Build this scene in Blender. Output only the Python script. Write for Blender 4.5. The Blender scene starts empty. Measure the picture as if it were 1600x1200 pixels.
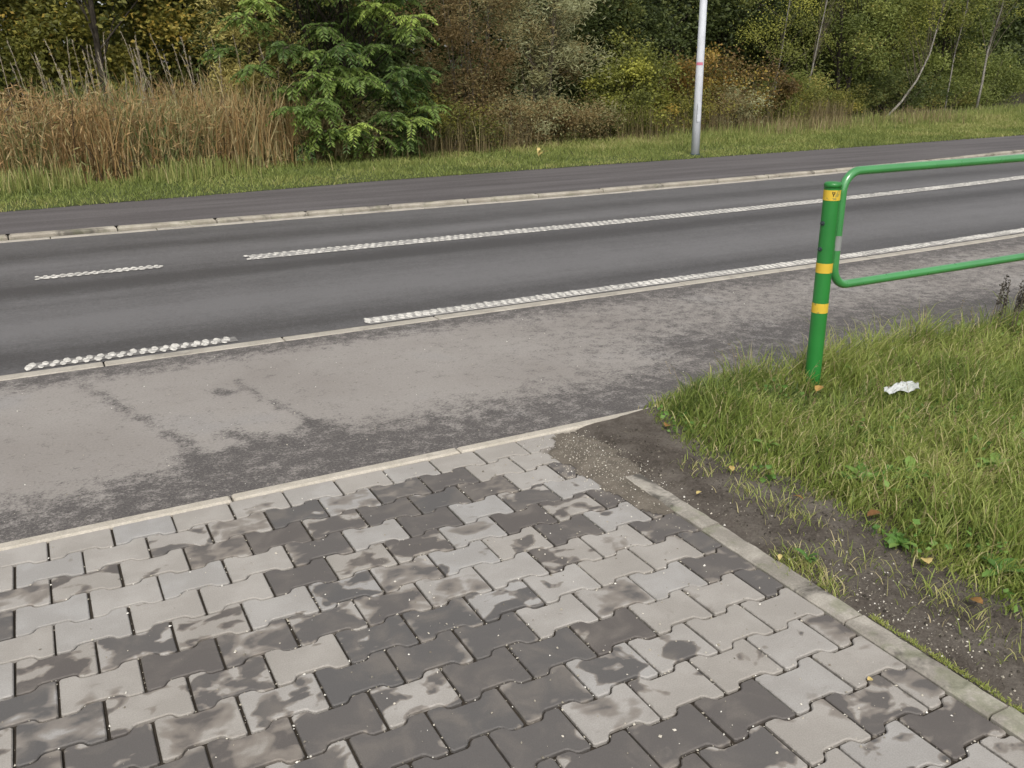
import bpy, math, random
import numpy as np
from mathutils import Vector, Matrix

random.seed(7)
RS = np.random.default_rng(11)
scene = bpy.context.scene
col = scene.collection

# ------------------------------------------------------------------ camera
cam_data = bpy.data.cameras.new('camera')
cam_data.sensor_fit = 'HORIZONTAL'
cam_data.sensor_width = 36.0
cam_data.lens = 1399.7 / 1600.0 * 36.0
cam_data.clip_start = 0.05
cam_data.clip_end = 1500.0
camera = bpy.data.objects.new('camera', cam_data)
col.objects.link(camera)
PITCH, ROLL, YAW, HEIGHT = 0.33273, -0.0098, 0.48141, 1.4859
_d = Vector((math.sin(YAW) * math.cos(PITCH), math.cos(YAW) * math.cos(PITCH), -math.sin(PITCH)))
_r = Vector((math.cos(YAW), -math.sin(YAW), 0.0))
_u = _r.cross(_d)
_R = _r * math.cos(ROLL) + _u * math.sin(ROLL)
_U = -_r * math.sin(ROLL) + _u * math.cos(ROLL)
m = Matrix((_R, _U, -_d)).transposed().to_4x4()
m.translation = Vector((0, 0, HEIGHT))
camera.matrix_world = m
scene.camera = camera

# ------------------------------------------------------------------ sky and sun (soft overcast day)
SUN_EL, SUN_AZ = math.radians(48), math.radians(205)      # azimuth clockwise from +Y
world = bpy.data.worlds.new('World')
scene.world = world
world.use_nodes = True
wn = world.node_tree
wn.nodes.clear()
sky = wn.nodes.new('ShaderNodeTexSky')
sky.sky_type = 'NISHITA'
sky.sun_disc = False
sky.sun_elevation = SUN_EL
sky.sun_rotation = SUN_AZ
sky.air_density = 1.0
sky.dust_density = 3.0
sky.ozone_density = 1.0
hs = wn.nodes.new('ShaderNodeHueSaturation')
hs.inputs['Saturation'].default_value = 0.2
bg = wn.nodes.new('ShaderNodeBackground')
bg.inputs['Strength'].default_value = 0.13
wo = wn.nodes.new('ShaderNodeOutputWorld')
wn.links.new(sky.outputs[0], hs.inputs['Color'])
wn.links.new(hs.outputs[0], bg.inputs['Color'])
wn.links.new(bg.outputs[0], wo.inputs['Surface'])

sun_data = bpy.data.lights.new('sun', 'SUN')
sun_data.energy = 1.4
sun_data.angle = math.radians(18)
sun_data.color = (1.0, 0.935, 0.84)
sun = bpy.data.objects.new('sun', sun_data)
col.objects.link(sun)
sd = Vector((math.sin(SUN_AZ) * math.cos(SUN_EL), math.cos(SUN_AZ) * math.cos(SUN_EL), math.sin(SUN_EL)))
sun.rotation_euler = sd.to_track_quat('Z', 'Y').to_euler()
sun.location = sd * 30

scene.view_settings.view_transform = 'Standard'
scene.view_settings.look = 'None'
scene.view_settings.gamma = 1.0
scene.view_settings.use_curve_mapping = False
scene.view_settings.exposure = 0.5

# ------------------------------------------------------------------ node helpers
class NT:
    def __init__(self, name):
        self.mat = bpy.data.materials.new(name)
        self.mat.use_nodes = True
        self.t = self.mat.node_tree
        self.t.nodes.clear()
        self.out = self.t.nodes.new('ShaderNodeOutputMaterial')
    def n(self, typ, **kw):
        nd = self.t.nodes.new('ShaderNode' + typ)
        for k, v in kw.items():
            if hasattr(nd, k) and k not in nd.inputs:
                setattr(nd, k, v)
            else:
                self.set(nd, k, v)
        return nd
    def set(self, nd, k, v):
        s = nd.inputs[k]
        if isinstance(v, bpy.types.NodeSocket):
            self.t.links.new(v, s)
        else:
            if isinstance(v, tuple) and len(v) == 3 and s.type == 'RGBA':
                v = v + (1.0,)
            s.default_value = v
    def coord(self, kind='Object'):
        return self.n('TexCoord').outputs[kind]
    def mapping(self, v, scale=(1, 1, 1), rot=(0, 0, 0), loc=(0, 0, 0)):
        mp = self.n('Mapping')
        self.set(mp, 'Vector', v)
        mp.inputs['Scale'].default_value = scale
        mp.inputs['Rotation'].default_value = rot
        mp.inputs['Location'].default_value = loc
        return mp.outputs[0]
    def noise(self, v, scale, detail=3, rough=0.5, dist=0.0):
        nd = self.n('TexNoise')
        self.set(nd, 'Vector', v)
        nd.inputs['Scale'].default_value = scale
        nd.inputs['Detail'].default_value = detail
        nd.inputs['Roughness'].default_value = rough
        nd.inputs['Distortion'].default_value = dist
        return nd.outputs['Fac']
    def math(self, op, a, b=None, c=None, clamp=False):
        nd = self.n('Math')
        nd.operation = op
        nd.use_clamp = clamp
        for i, v in enumerate((a, b, c)):
            if v is None: continue
            if isinstance(v, bpy.types.NodeSocket): self.t.links.new(v, nd.inputs[i])
            else: nd.inputs[i].default_value = v
        return nd.outputs[0]
    def step(self, v, lo, hi):
        nd = self.n('MapRange')
        nd.interpolation_type = 'SMOOTHSTEP'
        self.set(nd, 'Value', v)
        self.set(nd, 'From Min', lo)
        self.set(nd, 'From Max', hi)
        return nd.outputs[0]
    def mix(self, f, a, b, mode='MIX'):
        nd = self.n('Mix')
        nd.data_type = 'RGBA'
        nd.blend_type = mode
        for i, v in ((0, f), (6, a), (7, b)):
            if isinstance(v, bpy.types.NodeSocket): self.t.links.new(v, nd.inputs[i])
            else: nd.inputs[i].default_value = (v + (1.0,)) if isinstance(v, tuple) and len(v) == 3 else v
        return nd.outputs[2]
    def ramp(self, f, stops):
        nd = self.n('ValToRGB')
        self.set(nd, 'Fac', f)
        e = nd.color_ramp.elements
        while len(e) < len(stops): e.new(0.5)
        for i, (p, c) in enumerate(stops):
            e[i].position = p
            e[i].color = tuple(c) + (1.0,)
        return nd.outputs[0]
    def bump(self, h, strength=0.3, distance=0.002):
        nd = self.n('Bump')
        self.set(nd, 'Height', h)
        nd.inputs['Strength'].default_value = strength
        nd.inputs['Distance'].default_value = distance
        return nd.outputs[0]
    def bsdf(self, color, rough=0.8, normal=None, metallic=0.0, spec=0.5, coat=0.0):
        b = self.n('BsdfPrincipled')
        self.set(b, 'Base Color', color)
        self.set(b, 'Roughness', rough)
        self.set(b, 'Metallic', metallic)
        self.set(b, 'Specular IOR Level', spec)
        if coat: self.set(b, 'Coat Weight', coat)
        if normal is not None: self.set(b, 'Normal', normal)
        self.t.links.new(b.outputs[0], self.out.inputs['Surface'])
        return b

def leaf_material(name, stops, translucent=0.3, rough=0.55):
    k = NT(name)
    a = k.n('Attribute')
    a.attribute_name = 'var'
    c = k.ramp(a.outputs['Fac'], stops)
    b = k.bsdf(c, rough, spec=0.35)
    t = k.n('BsdfTranslucent')
    k.set(t, 'Color', c)
    mx = k.n('MixShader')
    mx.inputs[0].default_value = translucent
    k.t.links.new(b.outputs[0], mx.inputs[1])
    k.t.links.new(t.outputs[0], mx.inputs[2])
    k.t.links.new(mx.outputs[0], k.out.inputs['Surface'])
    return k.mat

# ------------------------------------------------------------------ materials
def m_asphalt():
    k = NT('asphalt_lane')
    o = k.coord()
    streak = k.noise(k.mapping(o, (0.10, 1.5, 1)), 1.0, 3, 0.55)
    streak2 = k.noise(k.mapping(o, (0.35, 6.0, 1)), 1.0, 3, 0.6)
    g = k.noise(o, 130, 2, 0.7)
    g2 = k.noise(o, 420, 1, 0.6)
    sx = k.n('SeparateXYZ')
    k.set(sx, 'Vector', o)
    # wheel tracks: a polished, paler band in each lane and an oily middle
    y = sx.outputs['Y']
    def band(c, w):
        q = k.math('DIVIDE', k.math('SUBTRACT', y, c), w)
        q = k.math('MULTIPLY', q, q)
        return k.math('POWER', 2.718, k.math('MULTIPLY', q, -1.0))
    b = k.math('MULTIPLY', band(7.48, 0.25), 0.55)
    b = k.math('ADD', b, k.math('MULTIPLY', band(5.62, 0.22), 0.35))
    b = k.math('ADD', b, k.math('MULTIPLY', band(9.1, 0.28), 0.35))
    l = k.math('ADD', k.math('MULTIPLY', band(6.35, 0.45), 0.3), k.math('MULTIPLY', band(8.5, 0.2), 0.25))
    v = k.math('ADD', k.math('MULTIPLY', streak, 0.7), k.math('MULTIPLY', streak2, 0.35))
    v = k.math('SUBTRACT', k.math('ADD', v, l), b)
    g0 = k.noise(o, 48, 4, 0.85)
    v = k.math('ADD', v, k.math('MULTIPLY', k.math('SUBTRACT', g, 0.5), 0.6))
    v = k.math('ADD', v, k.math('MULTIPLY', k.math('SUBTRACT', g0, 0.5), 1.5))
    v = k.math('ADD', v, k.math('MULTIPLY', k.math('SUBTRACT', k.noise(o, 2.2, 5, 0.7), 0.5), 0.5))
    v = k.math('ADD', v, k.math('MULTIPLY', k.math('SUBTRACT', k.noise(o, 16, 4, 0.8), 0.5), 0.5))
    c = k.ramp(v, [(0.05, (0.062, 0.058, 0.057)), (0.4, (0.098, 0.094, 0.093)), (0.9, (0.152, 0.147, 0.147))])
    c = k.mix(k.step(g2, 0.66, 0.78), c, (0.24, 0.23, 0.22))
    h = k.math('ADD', g, g2)
    k.bsdf(c, 0.62, k.bump(h, 0.5, 0.003), spec=0.4)
    return k.mat

def m_shoulder():
    k = NT('asphalt_dusty')
    o = k.coord()
    a = k.n('Attribute')
    a.attribute_name = 'dust'
    n1 = k.noise(k.mapping(o, (1, 1.1, 1)), 3.2, 5, 0.62, 0.3)
    n2 = k.noise(o, 13, 6, 0.78, 0.2)
    n3 = k.noise(o, 75, 3, 0.85)
    v = k.math('ADD', a.outputs['Fac'], k.math('MULTIPLY', k.math('SUBTRACT', n1, 0.5), 0.55))
    v = k.math('ADD', v, k.math('MULTIPLY', k.math('SUBTRACT', n2, 0.5), 2.4))
    v = k.math('ADD', v, k.math('MULTIPLY', k.math('SUBTRACT', n3, 0.5), 1.8))
    f = k.step(v, 0.12, 0.82)
    g = k.math('ADD', k.math('MULTIPLY', k.noise(o, 330, 2, 0.7), 0.4), k.math('MULTIPLY', k.noise(o, 85, 4, 0.85), 0.6))
    dark = k.ramp(g, [(0.35, (0.05, 0.046, 0.044)), (0.52, (0.098, 0.09, 0.086)), (0.64, (0.22, 0.20, 0.185))])
    dn = k.noise(o, 1.4, 3, 0.5)
    dust = k.ramp(dn, [(0.3, (0.265, 0.243, 0.222)), (0.6, (0.315, 0.293, 0.27)), (0.8, (0.285, 0.276, 0.27))])
    dust = k.mix(k.step(g, 0.38, 0.58), k.mix(0.42, dust, (0.14, 0.125, 0.115)), dust)
    c = k.mix(f, dark, dust)
    w = k.n('TexVoronoi')
    k.set(w, 'Vector', o)
    w.inputs['Scale'].default_value = 34
    dot = k.step(w.outputs['Distance'], 0.11, 0.07)
    c = k.mix(k.math('MULTIPLY', dot, k.math('MULTIPLY', k.step(k.noise(o, 7, 2), 0.4, 0.6), 0.5)), c, (0.42, 0.39, 0.33))
    c = k.mix(k.math('MULTIPLY', k.step(k.noise(o, 28, 3, 0.7), 0.62, 0.68), k.math('MULTIPLY', f, 0.5)), c, (0.15, 0.135, 0.12))
    h = k.math('ADD', g, k.math('MULTIPLY', n3, 0.6))
    k.bsdf(c, 0.82, k.bump(h, 0.55, 0.003), spec=0.3)
    return k.mat

def m_path():
    k = NT('asphalt_footpath')
    o = k.coord()
    s = k.noise(k.mapping(o, (0.3, 3.0, 1)), 1.0, 4, 0.6)
    g = k.noise(o, 45, 5, 0.85)
    v = k.math('ADD', s, k.math('MULTIPLY', k.math('SUBTRACT', g, 0.5), 1.1))
    c = k.ramp(v, [(0.3, (0.078, 0.070, 0.070)), (0.7, (0.135, 0.124, 0.124))])
    k.bsdf(c, 0.8, k.bump(g, 0.5, 0.003), spec=0.3)
    return k.mat

def m_concrete(name, c1, c2, moss=0.0, dirt=0.5, scale=9.0):
    k = NT(name)
    o = k.coord()
    info = k.n('ObjectInfo')
    off = k.n('CombineXYZ')
    k.set(off, 0, k.math('MULTIPLY', info.outputs['Random'], 37.0))
    va = k.n('VectorMath')
    va.operation = 'ADD'
    k.t.links.new(o, va.inputs[0])
    k.t.links.new(off.outputs[0], va.inputs[1])
    p = va.outputs[0]
    n1 = k.noise(p, scale, 5, 0.65, 0.4)
    n2 = k.noise(p, 160, 3, 0.75)
    c = k.mix(k.step(n1, 0.35, 0.65), c1, c2)
    c = k.mix(k.math('MULTIPLY', k.step(k.noise(p, scale * 0.45, 5, 0.7, 0.6), 0.52, 0.66), dirt), c, (0.085, 0.078, 0.066))
    c = k.mix(k.step(n2, 0.35, 0.8), k.mix(0.3, c, (0.06, 0.055, 0.05)), c)
    if moss:
        c = k.mix(k.math('MULTIPLY', k.step(k.noise(p, 5, 4, 0.7), 0.5, 0.62), moss), c, (0.10, 0.135, 0.03))
    k.bsdf(c, 0.85, k.bump(n2, 0.5, 0.003), spec=0.3)
    return k.mat

def m_paver():
    k = NT('paver_concrete')
    o = k.coord()
    info = k.n('ObjectInfo')
    off = k.n('CombineXYZ')
    k.set(off, 0, k.math('MULTIPLY', info.outputs['Random'], 53.0))
    k.set(off, 1, k.math('MULTIPLY', info.outputs['Random'], 21.0))
    va = k.n('VectorMath')
    va.operation = 'ADD'
    k.t.links.new(o, va.inputs[0])
    k.t.links.new(off.outputs[0], va.inputs[1])
    p = va.outputs[0]
    at = k.n('Attribute')
    at.attribute_type = 'OBJECT'
    at.attribute_name = 'dry'
    dry = at.outputs['Fac']
    # world-continuous damp shape + one that breaks at each block
    geo = k.n('NewGeometry').outputs['Position']
    nw = k.noise(geo, 9.0, 3, 0.5, 0.6)
    nb = k.noise(k.mapping(p, (0.8, 1.3, 1)), 13.0, 2, 0.45, 0.5)
    v = k.math('ADD', k.math('MULTIPLY', nw, 0.52), k.math('MULTIPLY', nb, 0.48))
    sx = k.n('SeparateXYZ')
    k.set(sx, 'Vector', o)
    ex = k.math('DIVIDE', k.math('ABSOLUTE', sx.outputs['X']), 0.1)
    ey = k.math('DIVIDE', k.math('ABSOLUTE', sx.outputs['Y']), 0.078)
    e = k.math('MAXIMUM', ex, ey)
    e = k.math('POWER', e, 3.0)
    sgn = k.math('SUBTRACT', k.math('MULTIPLY', k.math('GREATER_THAN', info.outputs['Random'], 0.35), 0.16), 0.045)
    v = k.math('ADD', v, k.math('MULTIPLY', e, sgn))
    fine = k.noise(p, 90, 3, 0.6)
    v = k.math('ADD', v, k.math('MULTIPLY', k.math('SUBTRACT', fine, 0.5), 0.03))
    thr = k.math('SUBTRACT', 0.76, k.math('MULTIPLY', dry, 0.46))
    soft = k.math('ADD', 0.03, k.math('MULTIPLY', k.math('GREATER_THAN', k.math('FRACT', k.math('MULTIPLY', info.outputs['Random'], 7.0)), 0.6), 0.06))
    f = k.step(v, k.math('SUBTRACT', thr, soft), k.math('ADD', thr, soft))
    tone = k.math('FRACT', k.math('MULTIPLY', info.outputs['Random'], 13.0))
    dryc = k.ramp(tone, [(0.0, (0.37, 0.345, 0.312)), (0.5, (0.41, 0.386, 0.355)), (1.0, (0.375, 0.366, 0.354))])
    wetc = k.ramp(tone, [(0.0, (0.115, 0.102, 0.094)), (0.5, (0.122, 0.113, 0.107)), (1.0, (0.112, 0.107, 0.104))])
    wetc = k.mix(k.math('MULTIPLY', k.step(k.noise(k.mapping(geo, (1, 1, 1)), 7.5, 4, 0.6, 0.5), 0.45, 0.72), 0.75), wetc, (0.185, 0.165, 0.145))
    g = k.noise(p, 260, 3, 0.75)
    gl = k.noise(geo, 6.0, 4, 0.6)
    dryc = k.mix(k.step(gl, 0.38, 0.68), k.mix(0.28, dryc, (0.20, 0.18, 0.155)), dryc)
    c = k.mix(f, wetc, dryc)
    c = k.mix(k.step(g, 0.3, 0.7), k.mix(0.22, c, (0.05, 0.045, 0.04)), c)
    # sand-brown rim of a drying stain on some blocks
    rim = k.math('MULTIPLY', k.math('MULTIPLY', f, k.math('SUBTRACT', 1.0, f)), 2.2)
    c = k.mix(rim, c, (0.21, 0.18, 0.15))
    # dirt collecting along the joint edges
    ed = k.step(k.math('ADD', ex, k.math('MULTIPLY', k.math('SUBTRACT', fine, 0.5), 0.18)), 0.93, 1.02)
    c = k.mix(k.math('MULTIPLY', ed, 0.55), c, (0.075, 0.068, 0.055))
    r = k.math('ADD', 0.62, k.math('MULTIPLY', f, 0.25))
    k.bsdf(c, r, k.bump(k.math('ADD', g, k.math('MULTIPLY', fine, 0.5)), 0.45, 0.002), spec=0.35)
    return k.mat

def m_ground(name, stops, scale=3.0, bump=0.02, fine=60):
    k = NT(name)
    o = k.coord()
    n1 = k.noise(o, scale, 6, 0.65, 0.3)
    n2 = k.noise(o, fine, 4, 0.75)
    v = k.math('ADD', k.math('MULTIPLY', n1, 0.6), k.math('MULTIPLY', n2, 0.4))
    k.bsdf(k.ramp(v, stops), 0.92, k.bump(n2, 0.7, bump), spec=0.2)
    return k.mat

def m_paint(name, base, worn, rough=0.35, coat=0.2, wear=0.62):
    k = NT(name)
    o = k.coord()
    n1 = k.noise(o, 22, 5, 0.7)
    n2 = k.noise(o, 3.0, 3, 0.6)
    c = k.mix(k.step(n2, 0.35, 0.7), base, tuple(x * 0.82 for x in base))
    c = k.mix(k.math('MULTIPLY', k.step(n1, wear, wear + 0.05), 0.8), c, worn)
    c = k.mix(k.step(k.noise(o, 140, 2, 0.6), 0.7, 0.8), c, tuple(x * 0.7 for x in base))
    k.bsdf(c, k.math('ADD', rough, k.math('MULTIPLY', n1, 0.15)), k.bump(n1, 0.1, 0.001), coat=coat)
    return k.mat

def m_bark(name, c1, c2, scale=(6, 6, 1.2)):
    k = NT(name)
    o = k.coord()
    n = k.noise(k.mapping(o, scale), 5, 5, 0.7)
    k.bsdf(k.mix(k.step(n, 0.35, 0.65), c1, c2), 0.9, k.bump(n, 0.7, 0.01), spec=0.2)
    return k.mat

M = {}
M['asphalt'] = m_asphalt()
M['shoulder'] = m_shoulder()
M['path'] = m_path()
M['paver'] = m_paver()
M['flush'] = m_concrete('concrete_channel', (0.42, 0.385, 0.325), (0.53, 0.49, 0.42), dirt=0.35, scale=5)
M['kerb'] = m_concrete('concrete_kerb', (0.34, 0.305, 0.25), (0.48, 0.44, 0.365), moss=0.15, dirt=0.85, scale=3.2)
M['edging'] = m_concrete('concrete_edging', (0.30, 0.275, 0.235), (0.48, 0.445, 0.385), moss=0.3, dirt=0.95, scale=7)
M['front_kerb'] = m_concrete('concrete_front_kerb', (0.50, 0.455, 0.38), (0.60, 0.55, 0.47), dirt=0.25, scale=10)
M['bedding'] = m_ground('joint_sand', [(0.35, (0.028, 0.023, 0.018)), (0.75, (0.075, 0.062, 0.048))], 12, 0.004, 250)
M['soil'] = m_ground('damp_soil', [(0.34, (0.04, 0.033, 0.027)), (0.47, (0.085, 0.072, 0.06)), (0.56, (0.12, 0.105, 0.089)), (0.72, (0.19, 0.168, 0.14))], 5, 0.008, 90)
M['turf'] = m_ground('turf_soil', [(0.3, (0.04, 0.032, 0.02)), (0.5, (0.065, 0.055, 0.028)), (0.7, (0.11, 0.105, 0.045))], 9, 0.01, 140)
M['verge'] = m_ground('verge_soil', [(0.3, (0.05, 0.05, 0.022)), (0.5, (0.075, 0.095, 0.03)), (0.7, (0.11, 0.135, 0.045))], 2, 0.02, 40)
M['woodfloor'] = m_ground('forest_floor', [(0.3, (0.02, 0.018, 0.012)), (0.7, (0.06, 0.05, 0.03))], 1, 0.03, 20)
M['spill'] = m_ground('sand_spill', [(0.3, (0.09, 0.078, 0.062)), (0.5, (0.15, 0.13, 0.105)), (0.72, (0.25, 0.22, 0.18))], 14, 0.006, 190)
def m_marking(name, c, worn):
    k = NT(name)
    o = k.coord()
    n = k.noise(o, 30, 4, 0.7)
    n2 = k.noise(o, 2.5, 3, 0.6)
    f = k.math('MULTIPLY', k.step(k.math('ADD', n, k.math('MULTIPLY', n2, 0.4)), 0.58, 0.82), worn)
    k.bsdf(k.mix(f, c, (0.13, 0.125, 0.12)), 0.7, spec=0.3)
    return k.mat
M['dots'] = m_marking('marking_white', (0.68, 0.655, 0.60), 0.55)
M['worn_line'] = m_marking('marking_worn', (0.40, 0.385, 0.36), 0.5)
M['faint_paint'] = m_marking('marking_faint', (0.24, 0.23, 0.215), 0.7)
M['green_paint'] = m_paint('green_enamel', (0.02, 0.20, 0.034), (0.07, 0.23, 0.07), 0.36, 0.25, 0.70)
M['green_rail'] = m_paint('green_rail_enamel', (0.055, 0.265, 0.075), (0.13, 0.34, 0.14), 0.22, 1.0, 0.74)
M['yellow_tape'] = m_paint('yellow_tape', (0.68, 0.46, 0.04), (0.25, 0.22, 0.06), 0.5, 0.0, 0.54)
M['black'] = m_paint('black_mark', (0.03, 0.03, 0.025), (0.02, 0.02, 0.02), 0.6, 0.0, 0.9)
M['steel'] = m_paint('dark_bolt', (0.03, 0.05, 0.05), (0.12, 0.10, 0.08), 0.5, 0.0, 0.6)
M['bare'] = m_paint('bare_metal', (0.27, 0.28, 0.27), (0.16, 0.2, 0.15), 0.5, 0.0, 0.6)
M['galv'] = m_paint('galvanised_pole', (0.62, 0.64, 0.68), (0.50, 0.51, 0.53), 0.5, 0.0, 0.7)
M['pink'] = m_paint('pink_sticker', (0.62, 0.2, 0.27), (0.5, 0.3, 0.3), 0.6, 0.0, 0.7)
M['glass'] = m_paint('lamp_glass', (0.6, 0.6, 0.58), (0.5, 0.5, 0.5), 0.2, 0.0, 0.9)
M['plastic'] = m_paint('white_film', (0.50, 0.52, 0.51), (0.34, 0.36, 0.33), 0.35, 0.2, 0.5)
M['bark_dark'] = m_bark('bark_dark', (0.018, 0.015, 0.011), (0.05, 0.042, 0.032))
M['bark_grey'] = m_bark('bark_grey', (0.07, 0.058, 0.042), (0.16, 0.135, 0.10))
M['bark_birch'] = m_bark('bark_birch', (0.10, 0.09, 0.075), (0.34, 0.32, 0.28), (3, 3, 14))
M['grass'] = leaf_material('grass_green', [(0.0, (0.07, 0.11, 0.025)), (0.4, (0.23, 0.295, 0.06)), (0.66, (0.38, 0.42, 0.12)), (0.82, (0.45, 0.43, 0.17)), (1.0, (0.56, 0.47, 0.28))], 0.35)
M['grass_far'] = leaf_material('grass_far', [(0.0, (0.09, 0.125, 0.032)), (0.5, (0.235, 0.28, 0.075)), (0.8, (0.36, 0.36, 0.125)), (1.0, (0.46, 0.40, 0.2))], 0.3)
M['dry_grass'] = leaf_material('grass_dry', [(0.0, (0.09, 0.07, 0.035)), (0.5, (0.23, 0.18, 0.085)), (1.0, (0.38, 0.31, 0.17))], 0.25)
M['reed'] = leaf_material('reed_leaves', [(0.0, (0.07, 0.05, 0.028)), (0.22, (0.25, 0.16, 0.07)), (0.45, (0.42, 0.27, 0.115)), (0.68, (0.46, 0.38, 0.20)), (0.85, (0.22, 0.24, 0.085)), (1.0, (0.13, 0.18, 0.055))], 0.3)
M['plume'] = leaf_material('reed_plumes', [(0.0, (0.20, 0.17, 0.13)), (1.0, (0.40, 0.36, 0.29))], 0.2)
M['broad'] = leaf_material('broad_leaf', [(0.0, (0.07, 0.14, 0.035)), (0.5, (0.12, 0.24, 0.05)), (1.0, (0.22, 0.34, 0.08))], 0.3)
L_OLIVE = leaf_material('leaves_olive', [(0.0, (0.061, 0.072, 0.015)), (0.5, (0.184, 0.186, 0.037)), (0.85, (0.344, 0.297, 0.059)), (1.0, (0.559, 0.394, 0.084))])
L_DARK = leaf_material('leaves_dark_green', [(0.0, (0.029, 0.044, 0.013)), (0.5, (0.074, 0.098, 0.026)), (0.9, (0.150, 0.169, 0.045)), (1.0, (0.281, 0.236, 0.059))])
L_PALE = leaf_material('leaves_pale_yellow', [(0.0, (0.179, 0.163, 0.048)), (0.5, (0.394, 0.342, 0.105)), (1.0, (0.600, 0.529, 0.195))])
L_SUMAC = leaf_material('leaves_pinnate', [(0.0, (0.048, 0.093, 0.024)), (0.5, (0.158, 0.236, 0.053)), (1.0, (0.398, 0.509, 0.110))])
L_WILLOW = leaf_material('leaves_grey_willow', [(0.0, (0.149, 0.102, 0.039)), (0.3, (0.287, 0.216, 0.094)), (0.6, (0.270, 0.270, 0.127)), (1.0, (0.483, 0.492, 0.286))])
L_YGREEN = leaf_material('leaves_yellow_green', [(0.0, (0.079, 0.091, 0.020)), (0.5, (0.189, 0.206, 0.043)), (1.0, (0.394, 0.394, 0.072))])
L_ORANGE = leaf_material('leaves_autumn', [(0.0, (0.09, 0.065, 0.025)), (0.35, (0.19, 0.12, 0.04)), (0.6, (0.13, 0.13, 0.035)), (0.75, (0.34, 0.20, 0.05)), (1.0, (0.38, 0.30, 0.06))])
L_GREEN = leaf_material('leaves_mid_green', [(0.0, (0.074, 0.097, 0.024)), (0.5, (0.174, 0.210, 0.048)), (0.9, (0.296, 0.319, 0.084)), (1.0, (0.428, 0.368, 0.106))])
L_FALLEN = leaf_material('fallen_leaf', [(0.0, (0.16, 0.075, 0.03)), (0.5, (0.38, 0.22, 0.06)), (1.0, (0.62, 0.50, 0.20))], 0.15)

# ------------------------------------------------------------------ mesh helpers
def tag(o, label=None, cat=None, group=None, kind=None):
    if label: o['label'] = label
    if cat: o['category'] = cat
    if group: o['group'] = group
    if kind: o['kind'] = kind
    return o

def link(name, me, mat=None, parent=None, loc=None):
    o = bpy.data.objects.new(name, me)
    col.objects.link(o)
    if mat is not None and len(me.materials) == 0: me.materials.append(mat)
    if parent is not None: o.parent = parent
    if loc is not None: o.location = loc
    return o

def empty(name, loc=(0, 0, 0), **kw):
    o = bpy.data.objects.new(name, None)
    o.empty_display_size = 0.1
    col.objects.link(o)
    o.location = loc
    return tag(o, **kw)

def np_mesh(name, verts, faces_list, var=None, smooth=False, vattr=None):
    """faces_list: list of int arrays (n,k); var: list of float arrays per face block"""
    me = bpy.data.meshes.new(name)
    verts = np.asarray(verts, dtype=np.float32)
    me.vertices.add(len(verts))
    me.vertices.foreach_set('co', verts.ravel())
    loops = np.concatenate([f.ravel() for f in faces_list]).astype(np.int32)
    tot = np.concatenate([np.full(len(f), f.shape[1], np.int32) for f in faces_list])
    start = np.concatenate([[0], np.cumsum(tot)[:-1]]).astype(np.int32)
    me.loops.add(len(loops))
    me.loops.foreach_set('vertex_index', loops)
    me.polygons.add(len(tot))
    me.polygons.foreach_set('loop_start', start)
    me.polygons.foreach_set('loop_total', tot)
    me.polygons.foreach_set('use_smooth', np.full(len(tot), smooth))
    if var is not None:
        a = me.attributes.new('var', 'FLOAT', 'FACE')
        a.data.foreach_set('value', np.clip(np.concatenate(var), 0, 1).astype(np.float32))
    if vattr is not None:
        a = me.attributes.new(vattr[0], 'FLOAT', 'POINT')
        a.data.foreach_set('value', np.asarray(vattr[1], np.float32))
    me.update(calc_edges=True)
    return me

class Geo:
    """collects polygons into one mesh"""
    def __init__(self): self.v = []; self.f = []
    def add(self, vs, fs):
        b = len(self.v)
        self.v += [tuple(v) for v in vs]
        self.f += [tuple(b + i for i in f) for f in fs]
    def box(self, c, s, rz=0.0, jitter=0.0, taper=1.0):
        x, y, z = s[0] / 2, s[1] / 2, s[2] / 2
        cs, sn = math.cos(rz), math.sin(rz)
        vs = []
        for dz in (-z, z):
            t = taper if dz > 0 else 1.0
            for dx, dy in ((-x, -y), (x, -y), (x, y), (-x, y)):
                dx2, dy2 = dx * t, dy * t
                vs.append((c[0] + dx2 * cs - dy2 * sn + random.uniform(-jitter, jitter),
                           c[1] + dx2 * sn + dy2 * cs + random.uniform(-jitter, jitter),
                           c[2] + dz + random.uniform(-jitter, jitter)))
        self.add(vs, [(0, 3, 2, 1), (4, 5, 6, 7), (0, 1, 5, 4), (1, 2, 6, 5), (2, 3, 7, 6), (3, 0, 4, 7)])
    def tube(self, pts, rad, n=8, cap=True):
        pts = [Vector(p) for p in pts]
        vs = []
        prev = None
        for i, p in enumerate(pts):
            t = (pts[min(i + 1, len(pts) - 1)] - pts[max(i - 1, 0)]).normalized()
            if prev is None:
                a = t.orthogonal().normalized()
            else:
                a = (prev - t * prev.dot(t))
                a = a.normalized() if a.length > 1e-6 else t.orthogonal().normalized()
            prev = a
            b = t.cross(a)
            for k in range(n):
                an = 2 * math.pi * k / n
                vs.append(p + (a * math.cos(an) + b * math.sin(an)) * rad[i])
        fs = []
        for i in range(len(pts) - 1):
            for k in range(n):
                k2 = (k + 1) % n
                fs.append((i * n + k, i * n + k2, (i + 1) * n + k2, (i + 1) * n + k))
        if cap:
            fs.append(tuple(range(n - 1, -1, -1)))
            fs.append(tuple((len(pts) - 1) * n + k for k in range(n)))
        self.add(vs, fs)
    def build(self, name, mat, parent=None, smooth=False, loc=None):
        me = bpy.data.meshes.new(name)
        me.from_pydata(self.v, [], self.f)
        if smooth: me.polygons.foreach_set('use_smooth', [True] * len(me.polygons))
        me.update()
        return link(name, me, mat, parent, loc)

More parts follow.
